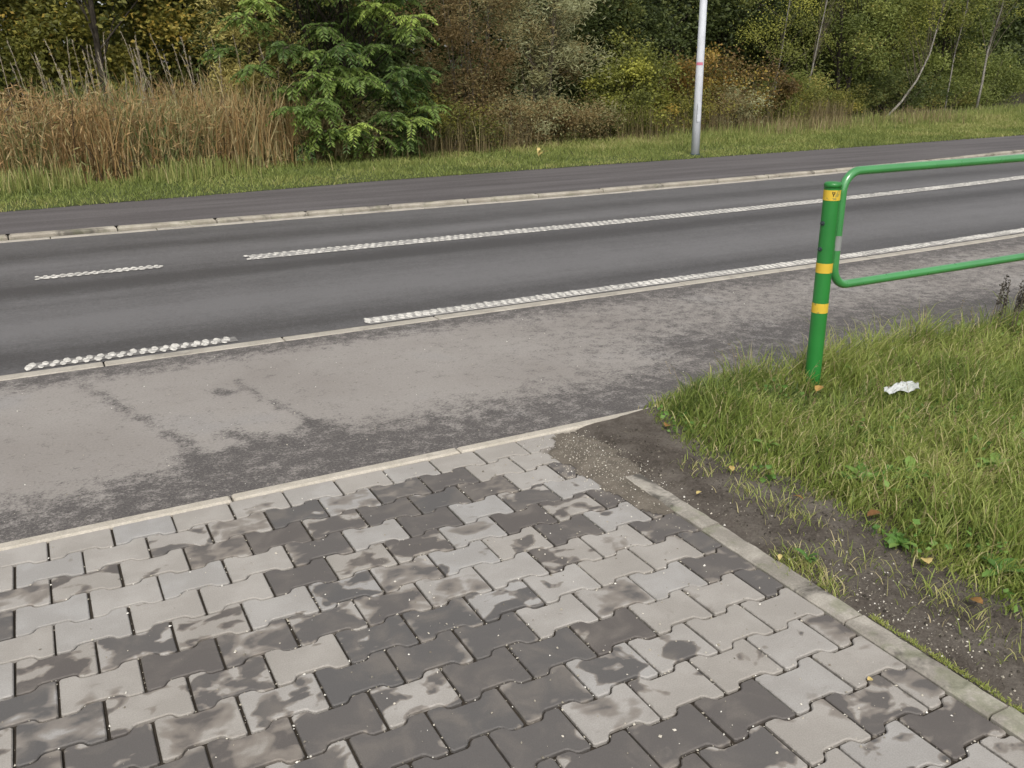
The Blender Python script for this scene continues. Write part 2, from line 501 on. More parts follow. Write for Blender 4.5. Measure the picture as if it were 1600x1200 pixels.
def fbm(x, y, seed=0, octs=4, base=1.0):
    """cheap value noise in numpy, about -1..1"""
    out = np.zeros_like(x, dtype=float)
    amp, tot, fr = 1.0, 0.0, base
    for o in range(octs):
        g = np.random.default_rng(seed * 31 + o).random((64, 64)) * 2 - 1
        xi, yi = x * fr, y * fr
        x0, y0 = np.floor(xi).astype(int), np.floor(yi).astype(int)
        fx, fy = xi - x0, yi - y0
        fx, fy = fx * fx * (3 - 2 * fx), fy * fy * (3 - 2 * fy)
        a = g[x0 % 64, y0 % 64]; b = g[(x0 + 1) % 64, y0 % 64]
        c = g[x0 % 64, (y0 + 1) % 64]; d = g[(x0 + 1) % 64, (y0 + 1) % 64]
        out += amp * ((a * (1 - fx) + b * fx) * (1 - fy) + (c * (1 - fx) + d * fx) * fy)
        tot += amp; amp *= 0.5; fr *= 2
    return out / tot

def grid_sheet(name, x0, x1, y0, y1, step, zf, mat, mask=None, vattr=None, warp=None, smooth=True):
    nx, ny = max(2, int((x1 - x0) / step) + 1), max(2, int((y1 - y0) / step) + 1)
    X, Y = np.meshgrid(np.linspace(x0, x1, nx), np.linspace(y0, y1, ny), indexing='ij')
    if warp: X, Y = warp(X, Y)
    Z = zf(X, Y)
    V = np.stack([X, Y, Z], -1).reshape(-1, 3)
    idx = np.arange(nx * ny).reshape(nx, ny)
    F = np.stack([idx[:-1, :-1], idx[1:, :-1], idx[1:, 1:], idx[:-1, 1:]], -1).reshape(-1, 4)
    if mask is not None:
        mk = mask(X, Y).reshape(-1)
        F = F[mk[F].all(1)]
    va = (vattr[0], vattr[1](X, Y).ravel()) if vattr else None
    return link(name, np_mesh(name, V, [F], smooth=smooth, vattr=va), mat)

# the road bends gently away to the left further on
def yoff(x):
    x = np.asarray(x, float)
    return np.where(x < 5, 0.0, np.where(x < 18, 0.0066 * (x - 5) ** 2, 0.0066 * 169 + (x - 18) * 0.10))

def ribbon(name, ya, yb, z, x0, x1, mat, parent=None, step=0.5, thick=0.0):
    n = max(2, int((x1 - x0) / step) + 1)
    xs = np.linspace(x0, x1, n)
    o = yoff(xs)
    V = [(x, ya + d, z) for x, d in zip(xs, o)] + [(x, yb + d, z) for x, d in zip(xs, o)]
    F = [(i, i + 1, n + i + 1, n + i) for i in range(n - 1)]
    if thick:
        V += [(x, ya + d, z - thick) for x, d in zip(xs, o)]
        F += [(2 * n + i, 2 * n + i + 1, i + 1, i) for i in range(n - 1)]
    me = bpy.data.meshes.new(name)
    me.from_pydata(V, [], F)
    me.update()
    return link(name, me, mat, parent)

# ------------------------------------------------------------------ ground, road, paths
ZR = -0.012            # level of the carriageway; the pavers are at 0
ZF = 0.03              # level of the far footpath and verge

base = grid_sheet('ground', -400, 400, -300, 500, 40, lambda X, Y: X * 0 - 0.25, M['woodfloor'], smooth=False)
tag(base, kind='structure')

road = ribbon('road', 5.30, 10.00, ZR, -12, 70, M['asphalt'])
tag(road, kind='structure')
def dust_field(X, Y):
    def ss(a, b, t):
        t = np.clip((t - a) / (b - a), 0, 1)
        return t * t * (3 - 2 * t)
    lo = 3.60 + 0.12 * np.clip(X, -1, 1)
    d = ss(lo - 0.28, lo + 0.22, Y) * (1 - ss(4.82, 5.16, Y))
    d *= 1.0 - 0.55 * ss(1.3, 3.8, X)
    d = 0.24 + 0.74 * d
    def seg(pts, w, amt):
        nonlocal d
        best = np.full(X.shape, 9.0)
        for (ax, ay), (bx, by) in zip(pts[:-1], pts[1:]):
            vx, vy = bx - ax, by - ay
            t = np.clip(((X - ax) * vx + (Y - ay) * vy) / (vx * vx + vy * vy), 0, 1)
            best = np.minimum(best, np.hypot(X - ax - t * vx, Y - ay - t * vy))
        d -= amt * np.exp(-(best / w) ** 2)
    seg([(0.07, 4.9), (0.23, 4.37), (0.39, 3.92), (0.42, 3.6), (0.55, 3.2)], 0.045, 0.55)
    seg([(0.78, 4.61), (0.86, 4.15), (0.95, 3.87), (1.0, 3.5)], 0.03, 0.6)
    seg([(0.97, 3.75), (1.02, 3.2)], 0.09, 0.45)
    seg([(0.67, 4.46), (0.70, 4.43)], 0.05, 0.8)
    seg([(0.60, 3.88), (0.68, 3.72)], 0.055, 0.6)
    seg([(0.5, 3.62), (0.85, 3.58)], 0.08, 0.45)
    seg([(3.2, 3.95), (6, 3.75)], 0.25, 0.35)
    return np.maximum(d, 0.16)
sh = grid_sheet('shoulder', -2.5, 14, 3.20, 5.20, 0.04, lambda X, Y: X * 0 + ZR, M['shoulder'],
                vattr=('dust', dust_field), warp=lambda X, Y: (X, Y + yoff(X)))
tag(sh, kind='structure')

path = ribbon('footpath', 10.24, 12.0, ZF, -12, 70, M['path'])
tag(path, kind='structure')

# far verge edge follows its own line
FE_X = np.array([-14, -0.4, 1.8, 4.6, 8.05, 12.4, 20.8, 40, 80])
FE_Y = np.array([12.0, 12.08, 12.35, 12.78, 13.02, 13.2, 13.7, 16.0, 21.0])
def far_edge(x): return np.interp(x, FE_X, FE_Y)
# footpath reaches the verge: widen it under the grass
path2 = ribbon('footpath_edge', 12.0, 15.0, ZF - 0.004, -12, 70, M['path'], parent=path)
def far_z(X, Y):
    t = np.clip((Y - far_edge(X)) / 0.5, 0, 1)
    return ZF + 0.012 * t + 0.045 * np.clip(Y - far_edge(X), 0, 6) * 0.25 + 0.02 * t * fbm(X, Y, 3, 3, 0.8)
verge = grid_sheet('far_verge', -14, 75, 0, 1, 0.5, lambda X, Y: X * 0, M['verge'])
bpy.data.objects.remove(verge)
def verge_warp(X, Y):
    return X, far_edge(X) + 0.05 * fbm(X, X * 0, 5, 3, 1.4) * (Y < 0.01) + Y
verge = grid_sheet('far_verge', -14, 75, 0, 7.0, 0.25, far_z, M['verge'], warp=verge_warp)
tag(verge, kind='structure')
wood = grid_sheet('woodland_floor', -30, 110, 0, 50, 1.0,
                  lambda X, Y: 0.11 + 0.05 * fbm(X, Y, 8, 3, 0.4) + 0.01 * np.clip(Y - 22, 0, 40), M['woodfloor'],
                  warp=lambda X, Y: (X, far_edge(X) + 6.6 + Y))
tag(wood, kind='structure')

# concrete channel stones between lane and shoulder, flush with the asphalt
channel = empty('concrete_channel', (0, 5.25, ZR), kind='structure')
def stone_row(parent, name, y0, y1, ztop, zbot, xs, mat, gap=0.008, lens=None, jit=0.004, bev=0.006, rise=None):
    for i in range(len(xs) - 1):
        a, b = xs[i] + gap / 2, xs[i + 1] - gap / 2
        oa, ob = float(yoff(a)), float(yoff(b))
        dy = random.uniform(-jit, jit); dz = random.uniform(-jit, jit) * 0.5
        zt = ztop + dz
        c = ((a + b) / 2, (y0 + y1) / 2 + (oa + ob) / 2, 0)
        g = Geo()
        yy0, yy1 = y0 + dy, y1 + dy
        def P(x, o, y, z): return (x - c[0], y + o - c[1], z)
        vs = [P(a, oa, yy0, zbot), P(b, ob, yy0, zbot), P(b, ob, yy1, zbot), P(a, oa, yy1, zbot),
              P(a, oa, yy0, zt - bev), P(b, ob, yy0, zt - bev), P(b, ob, yy1, zt - bev), P(a, oa, yy1, zt - bev),
              P(a + bev, oa, yy0 + bev, zt), P(b - bev, ob, yy0 + bev, zt), P(b - bev, ob, yy1 - bev, zt), P(a + bev, oa, yy1 - bev, zt)]
        fs = [(0, 1, 5, 4), (1, 2, 6, 5), (2, 3, 7, 6), (3, 0, 4, 7), (4, 5, 9, 8), (5, 6, 10, 9), (6, 7, 11, 10), (7, 4, 8, 11), (8, 9, 10, 11)]
        g.add(vs, fs)
        o = g.build(name, mat, parent)
        o.location = Vector(c) - parent.location
xs = [-3.81 + i * 1.0 for i in range(34)]
stone_row(channel, 'channel_stone', 5.205, 5.295, ZR + 0.004, -0.1, xs, M['flush'], jit=0.003)

# near kerb along the paving
front = empty('pavement_kerb', (0, 3.17, 0), kind='structure')
stone_row(front, 'kerb_stone', 3.143, 3.197, 0.004, -0.12, [-2.53, -1.53, -0.53, 0.47, 1.40, 2.40, 3.40, 4.4, 5.4, 6.4, 7.4, 8.4], M['front_kerb'], jit=0.003, bev=0.008)
# far raised kerb
fk = empty('far_kerb', (0, 10.18, 0), kind='structure')
xs = [-7.3 + i for i in range(40)]
stone_row(fk, 'kerb_stone', 10.12, 10.24, ZF + 0.004, -0.1, xs, M['kerb'], gap=0.012, jit=0.008, bev=0.018)
ribbon('gutter_dirt', 10.0, 10.13, ZR + 0.001, -12, 60, M['turf'], road)
gut = empty('far_gutter', (0, 10.06, 0), kind='structure')
stone_row(gut, 'gutter_stone', 9.975, 10.075, ZR + 0.008, -0.1, [x + 0.37 for x in xs], M['flush'], jit=0.004)

# profiled markings: rows of raised white dots, joined
def dot_marking(name, segs, rows, pitch, sx, sy, parent, hz=0.004):
    an = np.arange(8) * math.pi / 4 + 0.39
    ring = np.stack([np.cos(an), np.sin(an)], -1) * 1.08
    bx = np.concatenate([np.c_[ring, np.zeros(8)], np.c_[ring * 0.62, np.ones(8)]])
    fq = np.array([(i, (i + 1) % 8, 8 + (i + 1) % 8, 8 + i) for i in range(8)] + [(8, 9, 10, 11), (11, 12, 13, 14), (8, 11, 14, 15)])
    V, F = [], []
    c = 0
    for x0, x1 in segs:
        n = int((x1 - x0) / pitch)
        for j, (y, ph) in enumerate(rows):
            x = x0 + (np.arange(n) + ph) * pitch + RS.normal(0, pitch * 0.04, n)
            yy = y + yoff(x) + RS.normal(0, 0.002, n)
            s = RS.uniform(0.78, 1.14, n)
            keep = RS.random(n) > 0.015
            for xi, yi, si, kp in zip(x, yy, s, keep):
                if not kp: continue
                V.append((bx + np.c_[RS.normal(0, .07, (16, 2)), np.zeros(16)]) * np.array([sx / 2 * si, sy / 2 * si * RS.uniform(.85, 1.1), hz * si]) + np.array([xi, yi, ZR + 0.006]))
                F.append(fq + c); c += 16
    o = link(name, np_mesh(name, np.concatenate(V), [np.concatenate(F)]), M['dots'], parent)
    tag(o, kind='stuff')
    return o
dot_marking('edge_marking_dots', [(-0.19, 0.96), (1.75, 30)], [(5.364, 0.15), (5.412, 0.52)], 0.058, 0.037, 0.092, road)
ribbon('edge_paint_dash', 5.335, 5.445, ZR + 0.004, -0.17, 0.94, M['faint_paint'], road)
ribbon('edge_paint', 5.312, 5.46, ZR + 0.004, 1.76, 45, M['worn_line'], road)
dot_marking('dashed_marking_dots', [(-0.10, 0.87), (-3.2, -2.2)], [(7.90, 0.2), (7.95, 0.7), (8.0, 0.2)], 0.06, 0.044, 0.05, road)
ribbon('centre_line', 7.85, 8.07, ZR + 0.004, 1.58, 45, M['worn_line'], road)
dot_marking('centre_line_dots', [(1.55, 32)], [(7.88, 0.1), (7.96, 0.6), (8.04, 0.1)], 0.070, 0.046, 0.066, road, hz=0.004)
ribbon('dash_paint', 7.90, 8.0, ZR + 0.004, -0.08, 0.85, M['worn_line'], road)

# ------------------------------------------------------------------ paving: interlocking concrete blocks
PX, PY0, PW, PD = -0.14993, 3.07455, 0.2, 0.14273
EDGE_X = 1.842
pave = grid_sheet('pavement', -1.6, EDGE_X + 0.01, -1.0, 3.145, 0.25, lambda X, Y: X * 0 - 0.010, M['bedding'])
tag(pave, kind='structure')

EH, WH = 0.0786, 0.0561   # half width at the ends / at the waist, less the joint
def outline(top_flat=False):
    hx = 0.0965
    up = [(-hx, EH), (-0.057, EH), (-0.042, WH), (0.042, WH), (0.057, EH), (hx, EH)]
    if top_flat: up = [(-hx, 0.0625), (hx, 0.0625)]
    lo = [(hx, -EH), (0.057, -EH), (0.042, -WH), (-0.042, -WH), (-0.057, -EH), (-hx, -EH)]
    return up + lo
def clip_x(poly, xm):
    out = []
    for i in range(len(poly)):
        a, b = poly[i], poly[(i + 1) % len(poly)]
        ia, ib = a[0] <= xm, b[0] <= xm
        if ia: out.append(a)
        if ia != ib:
            t = (xm - a[0]) / (b[0] - a[0])
            out.append((xm, a[1] + t * (b[1] - a[1])))
    return out
def round_poly(poly, r=0.0055):
    out = []
    n = len(poly)
    for i in range(n):
        p, a, b = Vector(poly[i]), Vector(poly[i - 1]), Vector(poly[(i + 1) % n])
        u, w = (a - p), (b - p)
        rr = min(r, u.length * 0.35, w.length * 0.35)
        out.append(tuple(p + u.normalized() * rr)); out.append(tuple(p + w.normalized() * rr))
    return out
def inset(poly, d):
    n = len(poly); out = []
    for i in range(n):
        p, a, b = Vector(poly[i]), Vector(poly[i - 1]), Vector(poly[(i + 1) % n])
        e1, e2 = (p - a).normalized(), (b - p).normalized()
        n1, n2 = Vector((e1.y, -e1.x)), Vector((e2.y, -e2.x))
        nn = (n1 + n2)
        if nn.length < 1e-5: nn = n1
        nn.normalize()
        out.append(tuple(p + nn * d / max(0.4, nn.dot(n1))))
    return out
def block_mesh(poly):
    poly = round_poly(poly)
    ins = inset(poly, 0.0028)
    n = len(poly)
    V = [(x, y, -0.03) for x, y in poly] + [(x, y, -0.0030) for x, y in poly] + [(x, y, 0) for x, y in ins]
    F = []
    for i in range(n):
        j = (i + 1) % n
        F += [(i, n + i, n + j, j), (n + i, 2 * n + i, 2 * n + j, n + j)]
    F.append(tuple(2 * n + i for i in reversed(range(n))))
    me = bpy.data.meshes.new('paving_block')
    me.from_pydata(V, [], F)
    me.materials.append(M['paver'])
    me.update()
    return me
full_me = block_mesh(outline())
top_me = block_mesh(outline(True))
# how dry each block is (read off the photograph): row -> first centre index, values
DRY = {
 0: (-1, [.95, .88, .97, .95, .75, .88, .97, .97, .97, .97, .95]),
 1: (-1, [.95, .9, .85, .68, .5, .25, .5, .35, .12, .95, .95, .3]),
 2: (-1, [.5, .65, .8, .4, .15, .35, .12, .22, .45, .9, .8]),
 3: (0, [.95, .97, .85, .95, .25, .9, .2, .8, .3, .9, .3]),
 4: (-1, [.95, .97, .97, .95, .1, .5, .35, .7, .2, .4, .4]),
 5: (0, [.35, .35, .5, .8, .42, .4, .85, .65, .3, .7, .45]),
 6: (-1, [.3, .85, .15, .5, .4, .35, .6, .95, .6, .75, .4]),
 7: (0, [.35, .75, .45, .95, .2, .3, .6, .7, .9, .9, .5]),
 8: (-1, [.3, .3, .6, .5, .2, .15, .12, .85, .55, .95, .9]),
 9: (0, [.2, .15, .5, .25, .68, .06, .1, .12, .95, .95, .9]),
 10: (-1, [.3, .3, .3, .5, .12, .12, .25, .5, .6, .95, .95]),
 11: (0, [.3, .3, .3, .3, .1, .15, .6, .85, .92, .7, .4]),
 12: (-1, [.3, .3, .3, .3, .1, .1, .12, .12, .4, .9, .8]),
 13: (0, [.3, .3, .3, .3, .1, .1, .2, .3, .9, .6, .5]),
}
nblocks = 0
for n in range(0, 19):
    half = (n % 2 == 1)
    yc = PY0 - PD * n
    for i in range(-5, 11):
        # centre index: even rows i+0.5, odd rows i
        cx = PX + PW * (i + (0.0 if half else 0.5))
        if cx < -1.05 or cx - 0.1 > EDGE_X - 0.03: continue
        jy, jx = random.uniform(-0.0012, 0.0012), random.uniform(-0.0012, 0.0012)
        xm = EDGE_X - 0.002 - cx
        if xm < 0.0965:
            if xm < -0.06: continue
            me = block_mesh(clip_x(outline(n == 0), xm))
        else:
            me = top_me if n == 0 else full_me
        o = bpy.data.objects.new('paving_block', me)
        col.objects.link(o)
        o.parent = pave
        o.location = (cx + jx, yc + jy, random.uniform(-0.0012, 0.0012))
        o.rotation_euler = (random.uniform(-.006, .006), random.uniform(-.005, .005), random.uniform(-.006, .006))
        first, vals = DRY.get(n, (0, []))
        q = i - first if not half else i - first
        o['dry'] = float(vals[q]) if 0 <= q < len(vals) else random.choice([.1, .3, .6, .9])
        if xm < 0.0965 and n in (2, 3, 4, 5, 6, 7, 8, 9): o['dry'] = min(o['dry'], 0.22)
        nblocks += 1

# side edging, 8 cm wide, metre-long stones
edg = empty('pavement_edging', (1.88, 1.5, 0), kind='structure')
ys = [-0.9, 0.02, 0.99, 1.46, 2.10, 2.62, 3.13]
ys = [-0.93, 0.06, 1.05, 1.50, 2.13, 2.60]
for a, b in zip(ys[:-1], ys[1:]):
    g = Geo()
    x0, x1, bv = -0.036 + random.uniform(-.002, .002), 0.042 + random.uniform(-.003, .003), 0.006
    L = (b - a) / 2 - 0.003
    zt = 0.008 + random.uniform(-0.003, 0.003)
    nseg = 14
    V, F = [], []
    for s in range(nseg + 1):
        y = -L + 2 * L * s / nseg
        w = 0.0022 * math.sin(s * 2.3 + a * 7) + random.uniform(-.0015, .0015)
        V += [(x0, y, -0.1), (x0 + w * .4, y, zt - bv), (x0 + bv + w * .4, y, zt), (x1 - bv + w, y, zt), (x1 + w, y, zt - bv), (x1, y, -0.1)]
    for s in range(nseg):
        for k in range(5):
            F.append((s * 6 + k, s * 6 + k + 1, s * 6 + 6 + k + 1, s * 6 + 6 + k))
    F += [(5, 4, 3, 2, 1, 0), tuple(nseg * 6 + k for k in range(6))]
    g.add(V, [tuple(reversed(f)) for f in F])
    o = g.build('edging_stone', M['edging'], edg)
    o.location = (0, (a + b) / 2 - 1.5, 0)

# ------------------------------------------------------------------ soil strip and near turf
def soil_z(X, Y):
    e = np.clip((X - 1.93) / 0.4, 0, 1)
    return -0.002 + 0.025 * e + 0.006 * fbm(X, Y, 21, 4, 6.0) + 0.003 * fbm(X, Y, 22, 3, 26.0) - 0.012 * np.exp(-((X - 1.95) / 0.04) ** 2)
soil = grid_sheet('soil_strip', 1.925, 2.75, -0.6, 3.138, 0.014, soil_z, M['soil'])
tag(soil, kind='structure')
# sand washed over the corner of the paving: a low crust, ragged outline
def spill_h(X, Y):
    c = np.exp(-(((X - 1.84) / 0.12) ** 2 + ((Y - 2.83) / 0.26) ** 2)) + 0.7 * np.exp(-(((X - 1.80) / 0.07) ** 2 + ((Y - 2.45) / 0.2) ** 2))
    return c - 0.42 + 0.22 * fbm(X, Y, 33, 4, 14.0)
spill = grid_sheet('sand_spill', 1.5, 2.12, 2.1, 3.14, 0.012, lambda X, Y: np.clip(0.004 + 0.018 * spill_h(X, Y), -0.03, 0.02) + 0.0016 * fbm(X, Y, 34, 2, 60), M['spill'],
                   mask=lambda X, Y: spill_h(X, Y) > -0.12)
tag(spill, kind='structure')

def near_edge(y):   # left boundary of the turf
    return np.interp(y, [-0.6, 1.2, 1.66, 2.0, 2.24, 2.45, 2.8, 3.1, 3.14], [2.32, 2.25, 2.24, 2.28, 2.24, 2.19, 2.21, 2.30, 2.33])
def turf_z(X, Y):
    t = np.clip((X - near_edge(Y)) / 0.3, 0, 1) * np.clip((3.2 - Y) / 0.12, 0, 1)
    hollow = np.exp(-(((X - 3.22) / 0.22) ** 2 + ((Y - 2.95) / 0.16) ** 2))
    return (0.045 * t + 0.02 * t * fbm(X, Y, 41, 3, 2.5)) * (1 - 0.95 * hollow)
turf = grid_sheet('near_verge', 2.18, 9.5, -0.6, 3.138, 0.04, turf_z, M['turf'], mask=lambda X, Y: X > near_edge(Y) - 0.03)
tag(turf, kind='structure')
rest = grid_sheet('verge_ground', 2.6, 30, -8, 3.12, 0.5, lambda X, Y: X * 0 - 0.02, M['turf'])
tag(rest, kind='structure')

# ------------------------------------------------------------------ blade and leaf generators
def blades(name, P, h, w, lean, var, mat, parent=None, twist=None):
    n = len(P)
    a = RS.random(n) * 2 * math.pi if twist is None else twist
    sx = np.stack([np.cos(a), np.sin(a), np.zeros(n)], -1)
    up = np.array([0, 0, 1.0])
    L3 = np.concatenate([lean, np.zeros((n, 1))], 1)
    H = h[:, None]; W = w[:, None] / 2
    v0 = P - sx * W; v1 = P + sx * W
    mid = P + up * H * 0.45 + L3 * 0.22
    v2 = mid - sx * W * .9; v3 = mid + sx * W * .9
    m2 = P + up * H * 0.82 + L3 * 0.60
    v4 = m2 - sx * W * .6; v5 = m2 + sx * W * .6
    v6 = P + up * (H - 0.12 * np.linalg.norm(L3, axis=1)[:, None]) + L3
    V = np.stack([v0, v1, v2, v3, v4, v5, v6], 1).reshape(-1, 3)
    b = (np.arange(n) * 7)[:, None]
    Q = np.concatenate([b + np.array([[0, 1, 3, 2]]), b + np.array([[2, 3, 5, 4]])], 0)
    T = b + np.array([[4, 5, 6]])
    me = np_mesh(name, V, [Q, T], var=[var, var, var])
    return link(name, me, mat, parent)

def blades_lo(name, P, h, w, lean, var, mat, parent=None):
    n = len(P)
    a = RS.random(n) * 2 * math.pi
    sx = np.stack([np.cos(a), np.sin(a), np.zeros(n)], -1)
    L3 = np.concatenate([lean, np.zeros((n, 1))], 1)
    H = h[:, None]; W = w[:, None] / 2
    mid = P + np.array([0, 0, 1.0]) * H * 0.6 + L3 * 0.35
    V = np.stack([P - sx * W, P + sx * W, mid + sx * W * .8, P + np.array([0, 0, 1.0]) * H + L3, mid - sx * W * .8], 1).reshape(-1, 3)
    b = (np.arange(n) * 5)[:, None]
    F = b + np.array([[0, 1, 2, 3, 4]])
    return link(name, np_mesh(name, V, [F], var=[var]), mat, parent)

def leaf_quads(C, size, aspect, droop=0.3, axis=None):
    n = len(C)
    if axis is None:
        axis = RS.normal(size=(n, 3)); axis[:, 2] = axis[:, 2] * 0.6 - droop
    axis /= np.linalg.norm(axis, axis=1)[:, None] + 1e-9
    q = RS.normal(size=(n, 3)); q[:, 2] *= 0.6
    side = np.cross(axis, q)
    side /= np.linalg.norm(side, axis=1)[:, None] + 1e-9
    nrm = np.cross(axis, side)
    s = size[:, None]
    A = axis * s / 2; B = side * s * aspect / 2
    fold = nrm * s * 0.08
    V = np.stack([C - A, C + B + fold - A * .1, C + A, C - B + fold - A * .1], 1).reshape(-1, 3)
    F = (np.arange(n) * 4)[:, None] + np.array([[0, 1, 2, 3]])
    return V, F

# near turf blades
def near_grass():
    xs, ys = [], []
    def ok(x, y): return (x > near_edge(y) + 0.0) & (y < 3.22)
    N = 120000
    x = 2.15 + RS.random(N) ** 1.5 * 4.6
    y = 0.6 + RS.random(N) * 2.62
    k = ok(x, y)
    x, y = x[k], y[k]
    # clumps: blades gather round centres
    nc = 1500
    cx = 2.15 + RS.random(nc) ** 1.35 * 4.6; cy = 0.6 + RS.random(nc) * 2.58
    pick = RS.integers(0, nc, len(x))
    gather = RS.random(len(x)) < 0.5
    x = np.where(gather, cx[pick] + RS.normal(0, 0.028, len(x)), x)
    y = np.where(gather, cy[pick] + RS.normal(0, 0.028, len(x)), y)
    edge = x - near_edge(y)
    bare = fbm(x, y, 51, 4, 3.2)
    k = (edge > 0) & (y < 3.22) & ((bare > -0.45) | (edge > 0.12)) & (RS.random(len(x)) < np.clip(0.22 + edge * 5.0, 0, 1))
    x, y, edge, pick, gather = x[k], y[k], edge[k], pick[k], gather[k]
    n = len(x)
    tall = np.clip(0.35 + edge * 2.2, 0.35, 1.0) * (1.0 + 0.55 * fbm(x, y, 52, 4, 2.4))
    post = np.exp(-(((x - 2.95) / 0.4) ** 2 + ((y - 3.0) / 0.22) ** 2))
    dip = np.exp(-(((x - 3.12) / 0.30) ** 2 + ((y - 2.84) / 0.17) ** 2))
    h = (0.05 + 0.095 * RS.random(n) ** 1.6) * tall * (1 - 0.74 * dip)
    backrow = np.exp(-((y - 3.17) / 0.10) ** 2) * np.clip((x - 2.75) / 0.15, 0, 1)
    h = h * (1 + (0.75 + 0.5 * fbm(x, y, 55, 3, 3.0)) * backrow)
    w = 0.0028 + 0.0032 * RS.random(n)
    ang = RS.random(n) * 6.283 + 0.0
    ln = h * (0.25 + 0.9 * RS.random(n))
    drift = np.stack([np.full(n, 0.25), np.full(n, -0.12)], -1) * h[:, None]
    lean = np.stack([np.cos(ang), np.sin(ang)], -1) * ln[:, None] + drift
    cv = RS.random(len(cx))
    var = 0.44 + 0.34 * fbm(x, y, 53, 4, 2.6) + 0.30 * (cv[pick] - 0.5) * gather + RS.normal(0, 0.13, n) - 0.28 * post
    dryp = RS.random(n) < 0.09 + 0.08 * (fbm(x, y, 54, 2, 1.3) > 0.2)
    var = np.where(dryp, RS.uniform(0.78, 1.0, n), var)
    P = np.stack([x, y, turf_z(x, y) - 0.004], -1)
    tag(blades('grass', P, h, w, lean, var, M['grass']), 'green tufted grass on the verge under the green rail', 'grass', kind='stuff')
    n = 6500
    x = 2.25 + RS.random(n) ** 1.3 * 3.6; y = 0.8 + RS.random(n) * 2.3
    k = (x > near_edge(y) + 0.02) & (fbm(x, y, 56, 4, 3.5) > 0.02); x, y = x[k], y[k]; n = len(x)
    C = np.stack([x, y, turf_z(x, y) + RS.uniform(0.015, 0.075, n)], -1)
    V, F = leaf_quads(C, RS.uniform(0.014, 0.034, n), 0.75, -0.1, axis=np.stack([RS.normal(0, 1, n), RS.normal(0, 1, n), RS.normal(0.2, .3, n)], -1))
    tag(link('low_leaves', np_mesh('low_leaves', V, [F], var=[RS.normal(.6, .22, n)]), M['broad']), 'small round green leaves mixed into the near grass', 'ground cover', kind='stuff')
    # long arching stems with seed heads
    n = 420
    x = 2.4 + RS.random(n) * 3.8; y = 0.9 + RS.random(n) * 2.28
    k = (x > near_edge(y) + 0.12) & (np.hypot(x - 3.15, y - 2.9) > 0.2); x, y = x[k], y[k]; n = len(x)
    h = 0.14 + 0.16 * RS.random(n)
    ang = RS.random(n) * 6.283
    lean = np.stack([np.cos(ang), np.sin(ang)], -1) * (h * (0.15 + 0.35 * RS.random(n)))[:, None]
    P = np.stack([x, y, turf_z(x, y)], -1)
    tag(blades('dry_grass_stems', P, h, np.full(n, 0.0022), lean, RS.uniform(0.3, 1, n), M['dry_grass']),
        'thin straw coloured grass stems rising out of the near verge', 'grass', kind='stuff')
    tips = P + np.concatenate([lean, (h - 0.12 * np.linalg.norm(lean, axis=1))[:, None]], 1)
    m = 9
    C = np.repeat(tips, m, 0)
    t = np.tile(np.linspace(0, 1, m), n)
    C = C - np.repeat(np.concatenate([lean * 0.25, h[:, None] * 0.22], 1), m, 0) * t[:, None] + RS.normal(0, 0.0022, C.shape)
    V, F = leaf_quads(C, RS.uniform(0.008, 0.014, len(C)), 0.4, -1.0)
    tag(link('seed_heads', np_mesh('seed_heads', V, [F], var=[RS.uniform(0.2, 1, len(C))]), M['dry_grass']),
        'fuzzy straw seed heads on the near verge stems', 'grass', kind='stuff')
near_grass()

# thin, mossy and weedy growth along the edging and soil strip
def edge_growth():
    n = 2600
    y = RS.uniform(0.75, 2.75, n); x = 1.928 + np.abs(RS.normal(0, 0.010, n))
    keep = fbm(y * 0 + 3.1, y, 61, 4, 3.0) > -0.05
    x, y = x[keep], y[keep]; n = len(x)
    h = RS.uniform(0.004, 0.013, n)
    P = np.stack([x, y, np.full(n, 0.0)], -1)
    ang = RS.random(n) * 6.283
    tag(blades_lo('moss', P, h, RS.uniform(0.002, 0.004, n), np.stack([np.cos(ang), np.sin(ang)], -1) * h[:, None], RS.uniform(0.45, 0.8, n), M['grass']),
        'bright green moss creeping along the edging stones', 'moss', kind='stuff')
    # weed tuft on the edging and sparse grass on the soil
    cs = [(1.97, 1.80, 0.05, 260, 0.05), (1.96, 1.66, 0.03, 90, 0.05), (2.16, 2.28, 0.06, 90, 0.045), (2.12, 1.72, 0.06, 60, 0.05), (2.17, 1.45, 0.08, 140, 0.055), (2.15, 1.15, 0.08, 120, 0.05), (2.18, 2.05, 0.07, 120, 0.05), (2.13, 2.5, 0.05, 60, 0.04)]
    X, Y, H = [], [], []
    for cx, cy, r, k, hh in cs:
        X.append(RS.normal(cx, r * .6, k)); Y.append(RS.normal(cy, r, k)); H.append(RS.uniform(0.4, 1.1, k) * hh)
    x, y, h = map(np.concatenate, (X, Y, H)); n = len(x)
    ang = RS.random(n) * 6.283
    P = np.stack([x, y, soil_z(x, y) - 0.002], -1)
    tag(blades('sparse_grass', P, h, RS.uniform(0.002, 0.004, n), np.stack([np.cos(ang), np.sin(ang)], -1) * (h * .9)[:, None], RS.uniform(0.3, 1.0, n), M['grass']),
        'sparse short grass sprouting from the bare soil strip', 'grass', kind='stuff')
edge_growth()

